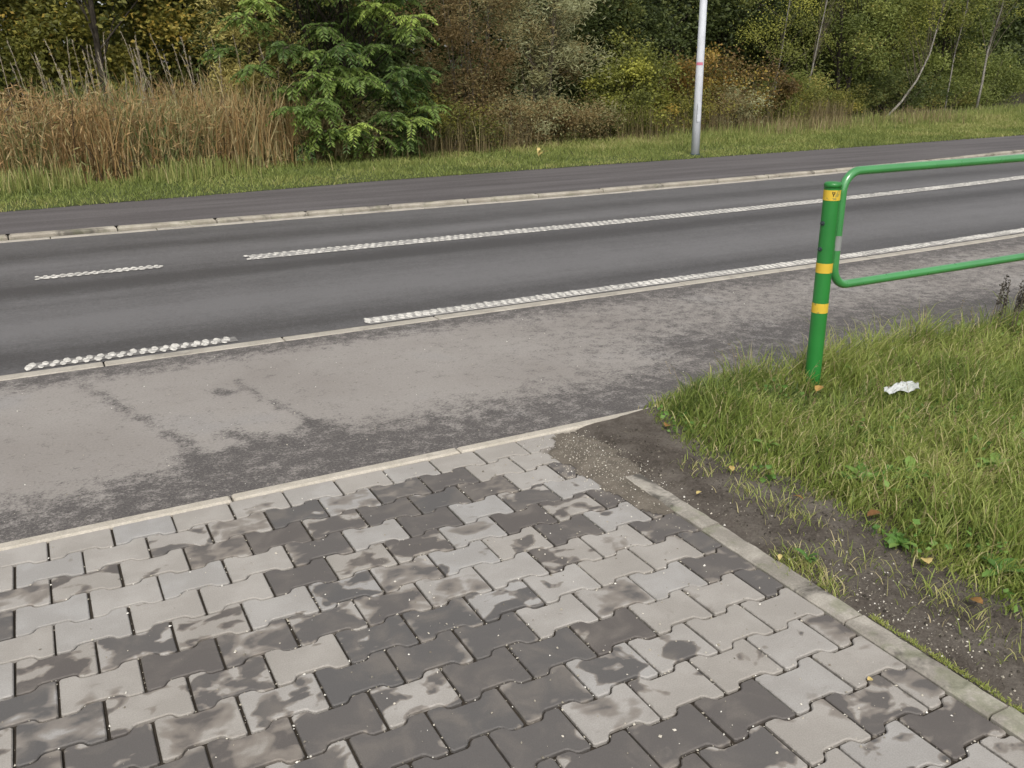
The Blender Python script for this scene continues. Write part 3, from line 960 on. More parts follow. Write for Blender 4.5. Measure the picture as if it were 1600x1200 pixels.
# grit: small pale stones over the paving, in the joints, on soil and at the corner
def grit(name, n, fn, smin, smax, mat, label):
    oct_v = np.array([(1, 0, 0), (-1, 0, 0), (0, 1, 0), (0, -1, 0), (0, 0, 1), (0, 0, -0.6)], float)
    oct_f = np.array([(0, 2, 4), (2, 1, 4), (1, 3, 4), (3, 0, 4), (2, 0, 5), (1, 2, 5), (3, 1, 5), (0, 3, 5)])
    P = fn(n); n = len(P)
    s = smin + (smax - smin) * RS.random(n) ** 2.2
    sc = RS.uniform(0.6, 1.3, (n, 3)) * s[:, None]
    a = RS.random(n) * 6.283
    V = oct_v[None] * sc[:, None, :]
    V += RS.normal(0, 0.12, V.shape) * s[:, None, None]
    c, q = np.cos(a)[:, None], np.sin(a)[:, None]
    V = np.stack([V[..., 0] * c - V[..., 1] * q, V[..., 0] * q + V[..., 1] * c, V[..., 2]], -1) + P[:, None, :]
    F = oct_f[None] + (np.arange(n) * 6)[:, None, None]
    o = link(name, np_mesh(name, V.reshape(-1, 3), [F.reshape(-1, 3)], var=[np.repeat(RS.random(n), 8)]), mat)
    return tag(o, label, 'grit', kind='stuff')
M['grit'] = leaf_material('grit_stone', [(0.0, (0.14, 0.125, 0.10)), (0.45, (0.34, 0.31, 0.25)), (0.8, (0.55, 0.51, 0.43)), (1.0, (0.80, 0.78, 0.72))], 0.0, 0.8)
def g_joint(n):
    # sits in the block joints
    row = RS.integers(0, 18, n)
    pick = RS.random(n)
    i = RS.integers(-5, 11, n)
    half = (row % 2) * 0.5
    endj = pick < 0.45
    x = np.where(endj, PX + PW * (i + half) + RS.normal(0, 0.0018, n), PX + RS.uniform(-0.8, 2.0, n))
    y = PY0 - PD * row + RS.uniform(-0.08, 0.08, n)
    # long joints: wavy line between rows
    u = ((x - PX) / PW - half) % 1.0
    w = np.abs(u - 0.5) * 2
    edge = np.where(w > 0.7, 0.0825, np.where(w < 0.3, 0.0602, 0.0602 + (w - 0.3) / 0.4 * 0.0223))
    y = np.where(endj, y, PY0 - PD * row - edge + RS.normal(0, 0.0016, n))
    k = (x < 1.83) & (y < 3.12) & (x > -0.9)
    dens = np.clip(0.25 + 0.75 * (x + 0.3) / 2.0 + 0.3 * (2.6 - y), 0, 1)
    k &= RS.random(n) < dens
    return np.stack([x, y, np.full(n, -0.003)], -1)[k]
grit('joint_grit', 3000, g_joint, 0.0013, 0.0042, M['grit'], 'fine pale grit lodged in the joints of the paving blocks')
def g_top(n):
    x = RS.uniform(-0.8, 1.83, n); y = RS.uniform(0.6, 3.1, n)
    k = RS.random(n) < np.clip(0.15 + 0.6 * (x + 0.3) / 2 + 0.2 * (2.4 - y), 0.05, 1)
    return np.stack([x, y, np.full(n, 0.0012)], -1)[k]
grit('paving_grit', 1900, g_top, 0.0011, 0.0046, M['grit'], 'loose pale grit scattered on top of the paving blocks')
def g_soil(n):
    x = 1.93 + np.abs(RS.normal(0.0, 0.12, n)); y = np.where(RS.random(n) < .6, RS.normal(1.45, 0.25, n), RS.uniform(0.5, 3.1, n))
    return np.stack([x, y, soil_z(x, y) + 0.0005], -1)
grit('soil_grit', 800, g_soil, 0.001, 0.0045, M['grit'], 'gravel crumbs strewn over the dark soil strip')
def g_corner(n):
    x = RS.normal(1.84, 0.10, n); y = RS.normal(2.78, 0.25, n)
    k = (y < 3.13) & (x < 2.15) & (x > 1.5)
    x, y = x[k], y[k]
    return np.stack([x, y, np.maximum(0.0, np.clip(0.004 + 0.018 * spill_h(x, y), -0.03, 0.02)) + 0.001], -1)
grit('corner_gravel', 1500, g_corner, 0.0012, 0.0036, M['grit'], 'washed gravel heaped at the far corner of the paving')
def g_road(n):
    x = RS.uniform(-1, 7, n) ; y = RS.uniform(3.2, 5.2, n)
    return np.stack([x, y, np.full(n, ZR + 0.001)], -1)
grit('shoulder_grit', 1500, g_road, 0.001, 0.0035, M['grit'], 'loose chippings on the dusty asphalt shoulder')
M['clod'] = leaf_material('soil_clods', [(0.0, (0.03, 0.026, 0.02)), (1.0, (0.12, 0.105, 0.085))], 0.0, 0.9)
def g_clod(n):
    x = 1.98 + RS.random(n) * 0.5; y = RS.uniform(0.5, 3.0, n)
    return np.stack([x, y, soil_z(x, y)], -1)
grit('soil_clods', 3800, g_clod, 0.002, 0.0075, M['clod'], 'dark crumbs of earth on the worn strip beside the grass')

# ------------------------------------------------------------------ pedestrian barrier
bar = empty('pedestrian_barrier', (3.25, 3.02, 0.02), label='green tubular barrier on a yellow banded post in the near grass', cat='barrier')
PR = 0.0375
def barrier_post(x, bands=True):
    g = Geo()
    g.tube([(x, 0, -0.15), (x, 0, 0.3), (x, 0, 0.965)], [PR] * 3, 28, cap=False)
    g.build('post', M['green_paint'], bar, smooth=True)
    g = Geo()
    g.tube([(x, 0, 0.962), (x, 0, 0.978), (x, 0, 0.985), (x, 0, 0.988)], [PR + .0018, PR + .0018, PR - .003, PR - .016], 28)
    g.build('post_cap', M['green_paint'], bar, smooth=True)
    for z0, z1 in ((0.905, 0.952), (0.567, 0.613), (0.373, 0.420)):
        g = Geo()
        g.tube([(x, 0, z0), (x, 0, z1)], [PR + 0.0009] * 2, 28, cap=False)
        b = g.build('yellow_band', M['yellow_tape'], bar, smooth=True)
        if z0 > 0.9:
            g = Geo()
            for (dx, dz, an) in ((-0.004, 0.006, 0.5), (0.004, 0.006, -0.5), (0.0, -0.004, 0.0)):
                an0 = math.radians(235) + dx / PR
                cxx, cyy = x + math.cos(an0) * (PR + 0.002), math.sin(an0) * (PR + 0.002)
                g.box((cxx, cyy, (z0 + z1) / 2 + 0.006 + dz), (0.003, 0.003, 0.011), 0, 0.0006)
            g.build('scratch_mark', M['black'], b)
barrier_post(0.0)
barrier_post(2.14)
def rail_path():
    x0, x1, zt, zb, r = 0.0655, 2.075, 1.028, 0.492, 0.095
    pts = []
    def arc(cx, cz, a0, a1):
        for k in range(9):
            a = math.radians(a0 + (a1 - a0) * k / 8)
            pts.append((cx + r * math.cos(a), 0, cz + r * math.sin(a)))
    arc(x0 + r, zb + r, 270, 180)
    arc(x0 + r, zt - r, 180, 90)
    arc(x1 - r, zt - r, 90, 0)
    arc(x1 - r, zb + r, 0, -90)
    pts.append(pts[0])
    return pts
g = Geo()
pts = rail_path()
g.tube(pts, [0.021] * len(pts), 16, cap=False)
rl = g.build('rail', M['green_rail'], bar, smooth=True)
g = Geo()
g.tube([(0.0655, 0, 0.665), (0.0655, 0, 0.735)], [0.0217] * 2, 16, cap=False)
g.build('bare_patch', M['bare'], rl, smooth=True)
for x in (0.0, 2.14):
    s = 1 if x == 0 else -1
    for z in (0.80, 0.68):
        g = Geo()
        g.tube([(x - s * 0.036, 0, z), (x - s * 0.044, 0, z)], [0.011, 0.011], 6)
        g.tube([(x - s * 0.044, 0, z), (x - s * 0.051, 0, z)], [0.006, 0.005], 8)
        g.build('bolt', M['steel'], bar)
        g = Geo()
        g.box((x + s * 0.041, 0, z), (0.014, 0.02, 0.03))
        g.build('bracket', M['green_paint'], bar)

# ------------------------------------------------------------------ lamp post
lamp = empty('lamp_post', (10.93, 13.52, ZF + 0.02), label='tall pale galvanised lamp post with a pink sticker on the far verge', cat='lamp post')
g = Geo()
g.tube([(0, 0, -0.1), (0, 0, 1.2), (0, 0, 8.0)], [0.078, 0.070, 0.045], 20)
g.build('pole', M['galv'], lamp, smooth=True)
g = Geo()
g.tube([(0, 0, -0.02), (0, 0, 0.02)], [0.10, 0.09], 20)
g.build('collar', M['steel'], lamp, smooth=True)
g = Geo()
sv = [(0.0702 * math.cos(a), 0.0702 * math.sin(a), z) for z in (1.56, 1.61) for a in [math.radians(170 + 15 * q) for q in range(8)]]
g.add(sv, [(q, q + 1, q + 9, q + 8) for q in range(7)])
g.build('sticker', M['pink'], lamp, smooth=True)
g = Geo()
g.box((-0.02, -0.073, 0.75), (0.075, 0.012, 0.32))
g.build('access_door', M['galv'], lamp)
g = Geo()
g.tube([(0, 0, 7.9), (0, -0.3, 8.25), (0, -1.2, 8.4)], [0.04, 0.035, 0.03], 10)
g.build('arm', M['galv'], lamp, smooth=True)
g = Geo()
g.box((0, -1.5, 8.4), (0.26, 0.7, 0.10), taper=0.8)
hd = g.build('lamp_head', M['galv'], lamp)
g = Geo()
g.box((0, -1.5, 8.338), (0.2, 0.55, 0.02))
g.build('diffuser', M['glass'], hd)

# ------------------------------------------------------------------ litter, fallen leaves, weeds
def litter():
    n = 15
    u = np.linspace(-1, 1, n)
    V = []
    for i in range(n):
        for j in range(n):
            x, y = u[i] * 0.085, u[j] * 0.034
            r = math.hypot(u[i], u[j])
            z = 0.028 * max(0, 1 - r * .7) + 0.005 * math.sin(7 * u[i] + 3 * u[j]) + 0.005 * math.sin(8 * u[j] - 4 * u[i]) + random.uniform(-.0025, .0025)
            V.append((x * (1 - .15 * abs(u[j])) + random.uniform(-.001, .001), y * (1 + .3 * math.sin(3 * u[i])) + random.uniform(-.001, .001), max(z, -0.01)))
    F = [(i * n + j, (i + 1) * n + j, (i + 1) * n + j + 1, i * n + j + 1) for i in range(n - 1) for j in range(n - 1)]
    g = Geo(); g.add(V, F)
    o = g.build('plastic_wrapper', M['plastic'], None, loc=(3.33, 2.57, float(turf_z(np.array([3.3]), np.array([2.55]))[0]) + 0.085))
    o.rotation_euler = (0.12, -0.1, -0.25)
    tag(o, 'crumpled white plastic wrapper lying on the near grass', 'litter')
litter()

def leaf_obj(x, y, z, size, var, label, rz, tilt=0.25, wide=0.7):
    n = 7
    V, F, vr = [], [], []
    for i in range(n + 1):
        t = i / n
        w = wide * 0.5 * math.sin(math.pi * t ** 0.8) * (1 + 0.12 * math.sin(i * 2.6))
        zc = 0.10 * math.sin(t * 3.1) 
        V += [(t - .5, -w, zc + 0.28 * w), (t - .5, 0, zc), (t - .5, w, zc + 0.34 * w)]
    for i in range(n):
        b = i * 3
        F += [(b, b + 3, b + 4, b + 1), (b + 1, b + 4, b + 5, b + 2)]
    V = np.array(V) * size
    V = np.concatenate([V, np.array([(-0.5, -.02, 0), (-0.5, .02, 0), (-0.85, 0.02, 0.03)]) * size])
    k = len(V)
    me = np_mesh('fallen_leaf', V, [np.array(F), np.array([[k - 3, k - 2, k - 1, k - 1]])[:, :3]], var=[np.full(len(F), var) + RS.normal(0, .06, len(F)), np.array([var * .6])])
    o = link('fallen_leaf', me, L_FALLEN, loc=(x, y, z))
    o.rotation_euler = (random.uniform(-tilt, tilt), random.uniform(-tilt, tilt), rz)
    tag(o, label, 'leaf', 'fallen autumn leaves')
LV = [
 (2.275, 2.90, 0.035, 0.050, 0.25, 'curled brown leaf at the far tip of the grass beside the kerb', 0.6),
 (2.00, 2.34, 0.016, 0.028, 0.95, 'small cream leaf alone on the dark soil strip', 0.2),
 (2.22, 2.42, 0.035, 0.034, 0.75, 'little yellow leaf on the grass edge beyond the cream leaf', 1.2),
 (2.25, 2.10, 0.04, 0.042, 0.15, 'reddish brown leaf at the grass edge nearest the edging tuft', 2.1),
 (2.37, 1.86, 0.05, 0.060, 0.1, 'largest rust brown leaf tucked under the broad leaved weed', -0.4),
 (2.27, 1.575, 0.045, 0.050, 0.9, 'bright yellow leaf on soil below the broad leaved weed', 0.9),
 (1.915, 1.835, 0.026, 0.040, 1.0, 'pale narrow leaf resting on the edging stone', 0.7),
 (3.00, 2.74, 0.13, 0.055, 0.55, 'orange leaf caught in the grass in front of the post', 0.3),
 (2.21, 1.36, 0.04, 0.045, 0.2, 'orange brown leaf in the small dark hollow at the right', 1.5),
 (1.70, 1.283, 0.008, 0.020, 0.9, 'tiny yellow leaf scrap on a paving block', 0.0),
]
for x, y, z, s, v, lab, rz in LV:
    leaf_obj(x, y, z, s, v, lab, rz, wide=0.35 if 'narrow' in lab else 0.7)

def weed(x, y, z, r, n, label, cat='weed', erect=0.5, wide=0.28, var0=0.5, name='broad_leaved_weed'):
    r *= 0.78; n = int(n * 1.5); wide *= 1.25
    V, Fq, vr = [], [], []
    c = 0
    for k in range(n):
        a = random.uniform(0, 6.283)
        L = r * random.uniform(0.4, 1.2)
        el = erect * random.uniform(0.5, 1.4)
        seg = 6
        vv = random.gauss(var0, 0.18)
        for i in range(seg + 1):
            t = i / seg
            w = L * wide * 0.5 * (math.sin(math.pi * min(1, t ** 1.2 * 0.93 + 0.04))) * (1 + 0.18 * math.sin(i * 3.0 + k))
            rad = L * t * math.cos(el * (1 - 0.5 * t))
            zz = L * math.sin(el) * (t - 0.55 * t * t) * 1.4
            cx, cy = rad * math.cos(a), rad * math.sin(a)
            px, py = -math.sin(a) * w, math.cos(a) * w
            V += [(cx - px, cy - py, zz + 0.3 * w), (cx, cy, zz), (cx + px, cy + py, zz + 0.3 * w)]
        for i in range(seg):
            b = c + i * 3
            Fq += [(b, b + 3, b + 4, b + 1), (b + 1, b + 4, b + 5, b + 2)]
            vr += [vv, vv + 0.1]
        c += (seg + 1) * 3
    o = link(name, np_mesh(name, np.array(V), [np.array(Fq)], var=[np.array(vr)]), M['broad'], loc=(x, y, z))
    tag(o, label, cat, 'broad leaved weeds in the near verge')
    return o
weed(2.54, 2.06, 0.05, 0.13, 13, 'widest rosette of broad green leaves at the grass edge', erect=0.55)
weed(2.68, 1.98, 0.06, 0.12, 11, 'bright yellow green broad weed just right of the widest rosette', erect=0.8, var0=0.9)
weed(2.40, 1.42, 0.045, 0.10, 11, 'dark green rosette near the right frame edge above the hollow', erect=0.5, var0=0.3)
weed(1.985, 1.79, 0.02, 0.055, 7, 'small grey green weed growing against the edging stone', erect=0.7, var0=0.2)
weed(2.30, 1.70, 0.035, 0.075, 9, 'small rosette on bare soil beside the yellow leaf', erect=0.4, var0=0.55)
weed(2.98, 1.86, 0.07, 0.14, 9, 'tall upright light green weed at the right frame edge', erect=1.0, var0=0.95)
weed(2.45, 2.48, 0.05, 0.08, 8, 'small pale weed between the post and the soil strip', erect=0.8, var0=0.8)
weed(2.72, 2.98, 0.06, 0.08, 8, 'broad leaved weed left of the green post', erect=0.9, var0=0.4)

# dark dried flower stalks at the right
def dead_stalks():
    e = empty('dried_flower_stalks', (4.80, 3.08, 0.04), label='dark brown dried flower stalks standing behind the near grass', cat='plant')
    g = Geo()
    C = []
    for k in range(16):
        bx, by = random.gauss(0, 0.13), random.gauss(0, 0.07)
        h = random.uniform(0.22, 0.34)
        lx = random.gauss(0.02, 0.03)
        g.tube([(bx, by, 0), (bx + lx * .4, by, h * .5), (bx + lx, by, h)], [0.0025, 0.002, 0.0012], 4)
        for q in range(26):
            t = random.uniform(0.55, 1.0)
            C.append((bx + lx * t + random.gauss(0, 0.006), by + random.gauss(0, 0.006), h * t))
    g.build('stem', M['bark_grey'], e)
    C = np.array(C)
    V, F = leaf_quads(C, RS.uniform(0.010, 0.020, len(C)), 0.55, -0.4)
    tag(link('flower_head', np_mesh('flower_head', V, [F], var=[RS.uniform(0, .4, len(C))]), M['clod'], e), kind='stuff')
dead_stalks()

# yellow-leaved seedling on the far verge
def seedling():
    o = weed(8.02, 14.25, 0.10, 0.26, 4, 'single small pale yellow plant upright on the far verge', cat='plant', erect=1.5, wide=0.2, name='yellow_seedling')
    o.data.materials.clear(); o.data.materials.append(L_FALLEN)
    a = o.data.attributes['var']
    a.data.foreach_set('value', np.full(len(a.data), 0.95, np.float32))
    del o['group']
seedling()

# ------------------------------------------------------------------ far verge grass
def far_grass():
    N = 95000
    x = -1.5 + RS.random(N) ** 0.9 * 30
    d = RS.random(N) ** 1.1 * 5.0
    fe = far_edge(x)
    y = fe - 0.02 + d
    front = np.interp(x, [-1.5, 2, 5, 9, 13, 17, 20, 30], [1.9, 3.0, 3.6, 4.2, 4.8, 5, 5, 5])
    k = d < front + 0.6
    x, y, d = x[k], y[k], d[k]; n = len(x)
    h = (0.03 + 0.055 * RS.random(n)) * (1 + 0.7 * fbm(x, y, 71, 3, 1.2)) * np.clip(0.7 + d * 0.35, 0, 2.0)
    ang = RS.random(n) * 6.283
    lean = np.stack([np.cos(ang), np.sin(ang)], -1) * (h * RS.uniform(.2, .9, n))[:, None]
    var = 0.45 + 0.42 * fbm(x, y, 72, 4, 1.3) + RS.normal(0, 0.13, n) + 0.05 * d
    P = np.stack([x, y, far_z(x, y) - 0.005], -1)
    tag(blades_lo('verge_grass', P, h, RS.uniform(0.008, 0.018, n), lean, var, M['grass_far']), 'short green grass on the far verge between footpath and thicket', 'grass', kind='stuff')
far_grass()

def dry_tall(name, label, n, xr, yfn, spread, hr, var, mat, w=(0.006, 0.014), leanf=0.35, dens=None):
    x = RS.uniform(xr[0], xr[1], n)
    y = yfn(x) + RS.normal(0, spread, n)
    if dens is not None:
        k = RS.random(n) < dens(x, y); x, y = x[k], y[k]; n = len(x)
    h = RS.uniform(hr[0], hr[1], n) * (1 + 0.3 * fbm(x, y, 81, 3, 0.9))
    ang = RS.random(n) * 6.283
    lean = np.stack([np.cos(ang), np.sin(ang)], -1) * (h * RS.uniform(.05, leanf, n))[:, None]
    P = np.stack([x, y, np.full(n, 0.08)], -1)
    o = blades(name, P, h, RS.uniform(w[0], w[1], n), lean, np.clip(RS.normal(var[0], var[1], n), 0, 1), mat)
    return tag(o, label, 'grass', kind='stuff')
line_y = lambda x: np.interp(x, [-2, 2, 4.5, 7, 10, 13, 17, 21, 26, 34], [14.1, 14.6, 15.5, 15.5, 16.3, 16.8, 17.3, 18.2, 19.2, 21.6])
dry_tall('tall_dry_grass', 'brown dead stems and tall grass fringing the foot of the thicket', 9000, (3.2, 20), lambda x: line_y(x) + 0.45, 0.35, (0.15, 0.8), (0.3, 0.25), M['dry_grass'], dens=lambda x, y: 0.34 + 1.3 * fbm(x, y, 83, 3, 0.7))
dry_tall('tall_dry_grass', 'straw coloured tall grass on the right beyond the lamp post', 7000, (15.0, 24), lambda x: line_y(x) - 0.3, 0.5, (0.10, 0.46), (0.6, 0.25), M['dry_grass'], dens=lambda x, y: 0.5 + 1.2 * fbm(x, y, 84, 3, 0.6))
dry_tall('tall_green_grass', 'tall green grass blades among the straw on the right', 8000, (12.5, 34), lambda x: line_y(x) - 0.2, 0.7, (0.06, 0.36), (0.5, 0.2), M['grass_far'])
dry_tall('tall_green_grass', 'green weeds standing in front of the reeds at the left', 6500, (-1.5, 4.2), lambda x: line_y(x) - 0.35, 0.32, (0.08, 0.36), (0.6, 0.25), M['grass_far'], dens=lambda x, y: np.interp(x, [0.5, 2.5], [0.7, 0.2]) + 1.3 * fbm(x, y, 85, 3, 1.1))

# ------------------------------------------------------------------ reeds at left
def reeds():
    n = 12000
    x = RS.uniform(-2.6, 4.9, n)
    y = line_y(x) - 0.15 + RS.random(n) ** 1.2 * 2.4
    back = y - line_y(x)
    top = np.interp(x, [-2, 1.5, 3.0, 4.2], [1.0, 1.15, 1.3, 1.3]) * (1 + 0.6 * fbm(x, y, 96, 4, 1.3))
    k = RS.random(n) < np.interp(x, [2.4, 3.6], [1, 0.4])
    x, y, back, top = x[k], y[k], back[k], top[k]; n = len(x)
    h = RS.uniform(0.35, 1.0, n) * (top + 0.14 * back) * (1 + 0.32 * fbm(x, y, 91, 3, 1.2))
    z = RS.random(n) * 0.5 * (h > 0.8)
    ang = RS.random(n) * 6.283
    lean = np.stack([np.cos(ang), np.sin(ang)], -1) * (h * RS.uniform(.06, .5, n))[:, None]
    var = np.clip(0.45 + 0.22 * fbm(x, y, 92, 3, 1.5) + RS.normal(0, 0.22, n) + 0.12 * back + 0.25 * (fbm(x, y, 98, 3, 0.9) > 0.12), 0, 1)
    var = np.where(x > 2.6 + RS.normal(0, .3, n), var * 0.5 + 0.35, var)
    P = np.stack([x, y, 0.06 + z * 0.4], -1)
    tag(blades('reeds', P, h, RS.uniform(0.008, 0.022, n), lean, var, M['reed']), 'rust and straw coloured reed bed at the left beyond the footpath', 'reeds', kind='stuff')
    # crooked drooping leaves half way up
    n = 25000
    x = RS.uniform(-2.6, 4.9, n); y = line_y(x) - 0.3 + RS.random(n) ** 1.3 * 1.9
    z = RS.uniform(0.08, 1.12, n) * (1 + 0.45 * fbm(x, y, 95, 3, 1.4)) * np.interp(x, [-2, 3, 4], [1, 1.1, .8])
    k = RS.random(n) < np.interp(x, [2.2, 3.4], [1, 0.3])
    x, y, z = x[k], y[k], z[k]; n = len(x)
    C = np.stack([x, y, z], -1)
    V, F = leaf_quads(C, RS.uniform(0.06, 0.19, n), 0.10, 0.25, axis=np.stack([RS.normal(0, .45, n), RS.normal(0, .45, n), RS.normal(0.5, .6, n)], -1))
    var = np.clip(RS.normal(0.40, 0.24, n) + 0.38 * ((z < 0.5) & (fbm(x, y, 97, 3, 1.2) > -0.05)) - 0.3 * ((z < 0.45) & (fbm(x, y, 97, 3, 1.2) <= -0.05)) + 0.15 * fbm(x, y, 93, 3, 1.5), 0, 1)
    tag(link('reed_leaves', np_mesh('reed_leaves', V, [F], var=[var]), M['reed']), 'drooping brown leaf blades tangled among the reeds', 'reeds', kind='stuff')
    # tall plumes
    for k in range(58):
        x = float(np.interp(random.random(), [0, .15, .9, 1], [-0.3, 0.5, 3.3, 4.0])); y = 15.4 + random.random() * 1.5
        h = random.uniform(1.35, 2.15)
        dx, dy = random.gauss(-0.12, 0.12), random.gauss(0, .1)
        P = np.array([[x, y, 0.06]])
        g_n = 15
        t = np.linspace(0.72, 1.0, g_n)
        C = np.stack([x + dx * t ** 2, y + dy * t ** 2, 0.06 + h * t], -1)
        C = np.repeat(C, 2, 0) + RS.normal(0, 0.008, (g_n * 2, 3))
        V, F = leaf_quads(C, RS.uniform(0.03, 0.07, len(C)), 0.16, 0.2, axis=np.tile(np.array([[dx * 2, dy * 2, 1.0]]), (len(C), 1)) + RS.normal(0, .22, (len(C), 3)))
        e = empty('reed_stalk', (x, y, 0.06), label='tall pale feathery reed stalk rising above the rust coloured reeds', cat='reed', group='tall pale reed stalks')
        g = Geo()
        g.tube([(0, 0, 0), (dx * .25, dy * .25, h * .5), (dx * .8, dy * .8, h * .9), (dx, dy, h)], [0.007, 0.006, 0.004, 0.003], 5)
        g.build('stem', M['plume_stem'], e, smooth=True)
        V = V - np.array([x, y, 0.06])
        tag(link('plume', np_mesh('plume', V, [F], var=[RS.random(len(C))]), M['plume'], e), kind='stuff')
M['plume_stem'] = m_bark('reed_stem', (0.20, 0.165, 0.11), (0.36, 0.31, 0.23))
reeds()

# ------------------------------------------------------------------ trees and bushes
def crown(name, root, rx, ry, z0, z1, nclu, nleaf, leaf, aspect, mat, rc=0.45, droop=0.3, hollow=0.35, off=(0, 0), varshift=0.0, grad=None, shape=1.0, clusters=None, lean=0.0):
    """leaf clumps spread through an uneven ellipsoid; returns clump centres"""
    if clusters is None:
        d = RS.normal(size=(nclu, 3)); d /= np.linalg.norm(d, axis=1)[:, None]
        r = hollow + (1 - hollow) * RS.random(nclu) ** 0.6
        r *= 1 + 0.22 * RS.normal(size=nclu)
        C = d * r[:, None]
        zc, zh = (z0 + z1) / 2, (z1 - z0) / 2
        C = np.stack([off[0] + C[:, 0] * rx, off[1] + C[:, 1] * ry, zc + C[:, 2] * zh], -1)
        C[:, 2] = np.maximum(C[:, 2], z0)
        C[:, 0] += lean * C[:, 2]
    else:
        C = clusters
        nclu = len(C)
    per = RS.dirichlet(np.full(nclu, 2.0)) * nleaf
    idx = np.repeat(np.arange(nclu), np.maximum(4, per.astype(int)))
    n = len(idx)
    sc = RS.uniform(0.5, 1.35, nclu)[idx] * rc
    D = RS.normal(size=(n, 3)) * 0.5 * sc[:, None]
    D[:, 2] *= 0.75
    P = C[idx] + D
    P[:, 2] = np.maximum(P[:, 2], 0.05)
    V, F = leaf_quads(P, RS.uniform(0.7, 1.3, n) * leaf, aspect, droop)
    cv = RS.normal(0.45, 0.22, nclu)
    var = cv[idx] + RS.normal(0, 0.09, n) + varshift
    if grad is not None: var = var + grad(P)
    o = link(name, np_mesh(name, V, [F], var=[var]), mat, root)
    return C, o

def limbs(root, name, base_pts, targets, r0, mat, n=5, wob=0.12, ntw=None):
    """trunk(s) from the base to clump centres, each bending on its way"""
    g = Geo()
    for (p0, top, r) in base_pts:
        p0, top = Vector(p0), Vector(top)
        pts, rad = [], []
        for i in range(6):
            t = i / 5
            p = p0.lerp(top, t) + Vector((random.gauss(0, wob * .4), random.gauss(0, wob * .4), 0)) * (t * (1.2 - t) * 2)
            pts.append(p); rad.append(r * (1 - 0.7 * t))
        g.tube(pts, rad, 8)
        mine = targets if ntw is None else [targets[k] for k in RS.permutation(len(targets))[:ntw]]
        for c in mine:
            c = Vector(c)
            t = min(0.95, max(0.12, (c.z - p0.z) / max(0.3, (top.z - p0.z)) * 0.55))
            s = p0.lerp(top, t)
            mid = s.lerp(c, 0.5) + Vector((random.gauss(0, wob), random.gauss(0, wob), random.uniform(0, wob * 1.5)))
            rr = r * (1 - 0.7 * t) * 0.42
            g.tube([s, mid, c], [rr, rr * .6, rr * .22], 4, cap=False)
    return g.build(name, mat, root, smooth=True)

NEAR = 0.935
def tree(label, x, y, rx, ry, z0, z1, nclu, nleaf, leaf, aspect, mat, bark='bark_dark', stems=1, r=0.09, name='tree', cat='tree', group=None, top=None, **kw):
    x, y = x * NEAR, y * NEAR
    nclu, nleaf = int(nclu * 1.35), int(nleaf * 1.55)
    z1 = z1 if z1 < 5.2 else 5.2 + (z1 - 5.2) * 0.35
    leaf *= 1.25
    nb = kw.pop('nb', 40)
    root = empty(name, (x, y, 0.06), label=label, cat=cat, group=group)
    C, o = crown('crown', root, rx, ry, z0, z1, nclu, nleaf, leaf, aspect, mat, **kw)
    tz = z1 * 0.9 if top is None else top
    bp = []
    off = kw.get('off', (0, 0))
    for s in range(stems):
        a = 6.283 * s / stems + random.random()
        sp = 0.0 if stems == 1 else 0.18
        tp = 0.0 if stems == 1 else 0.55 * rx
        bp.append(((math.cos(a) * sp, math.sin(a) * sp, -0.1), (off[0] * .6 + math.cos(a) * tp + random.gauss(0, .1), off[1] * .6 + math.sin(a) * tp * .6, tz * random.uniform(.8, 1.0)), r * random.uniform(.75, 1)))
    limbs(root, 'trunk', bp, [tuple(c) for c in C], r, M[bark], ntw=max(4, min(len(C), nb) // stems))
    return root

# left: olive tree with a dark trunk behind the reeds
tree('olive leaved tree with a dark forked trunk behind the reeds', 1.52, 19.2, 2.4, 1.3, 1.0, 6.4, 75, 17000, 0.075, 0.55, L_OLIVE, r=0.085, rc=0.62, off=(0, 1.3), varshift=0.08, nb=9)
tree('darker olive tree at the left frame edge behind the reeds', -1.9, 20.0, 2.2, 1.7, 0.8, 6.0, 70, 14000, 0.075, 0.55, L_OLIVE, r=0.09, rc=0.62, varshift=-0.05)
tree('bushy olive tree between the forked tree and the pale willow', 3.6, 22.2, 1.7, 1.6, 0.5, 6.0, 60, 12000, 0.08, 0.55, L_OLIVE, r=0.08, rc=0.6, varshift=-0.12)
tree('pale yellow feathery shrub behind the right end of the reeds', 3.95, 17.5, 0.72, 0.5, 0.3, 5.2, 80, 15000, 0.065, 0.3, L_PALE, bark='bark_grey', stems=4, r=0.035, rc=0.40, name='shrub', cat='shrub')
tree('tall pinkish straw shrub behind the pinnate leaved shrub', 5.9, 20.4, 1.2, 0.9, 1.2, 5.0, 40, 7000, 0.06, 0.32, L_WILLOW, bark='bark_grey', stems=3, r=0.03, rc=0.42, name='shrub', cat='shrub', varshift=0.1)
tree('small orange leaved tree glimpsed behind the pinnate leaved shrub', 7.7, 22.0, 0.9, 0.6, 1.9, 4.8, 26, 3600, 0.08, 0.6, L_ORANGE, r=0.05, rc=0.42)

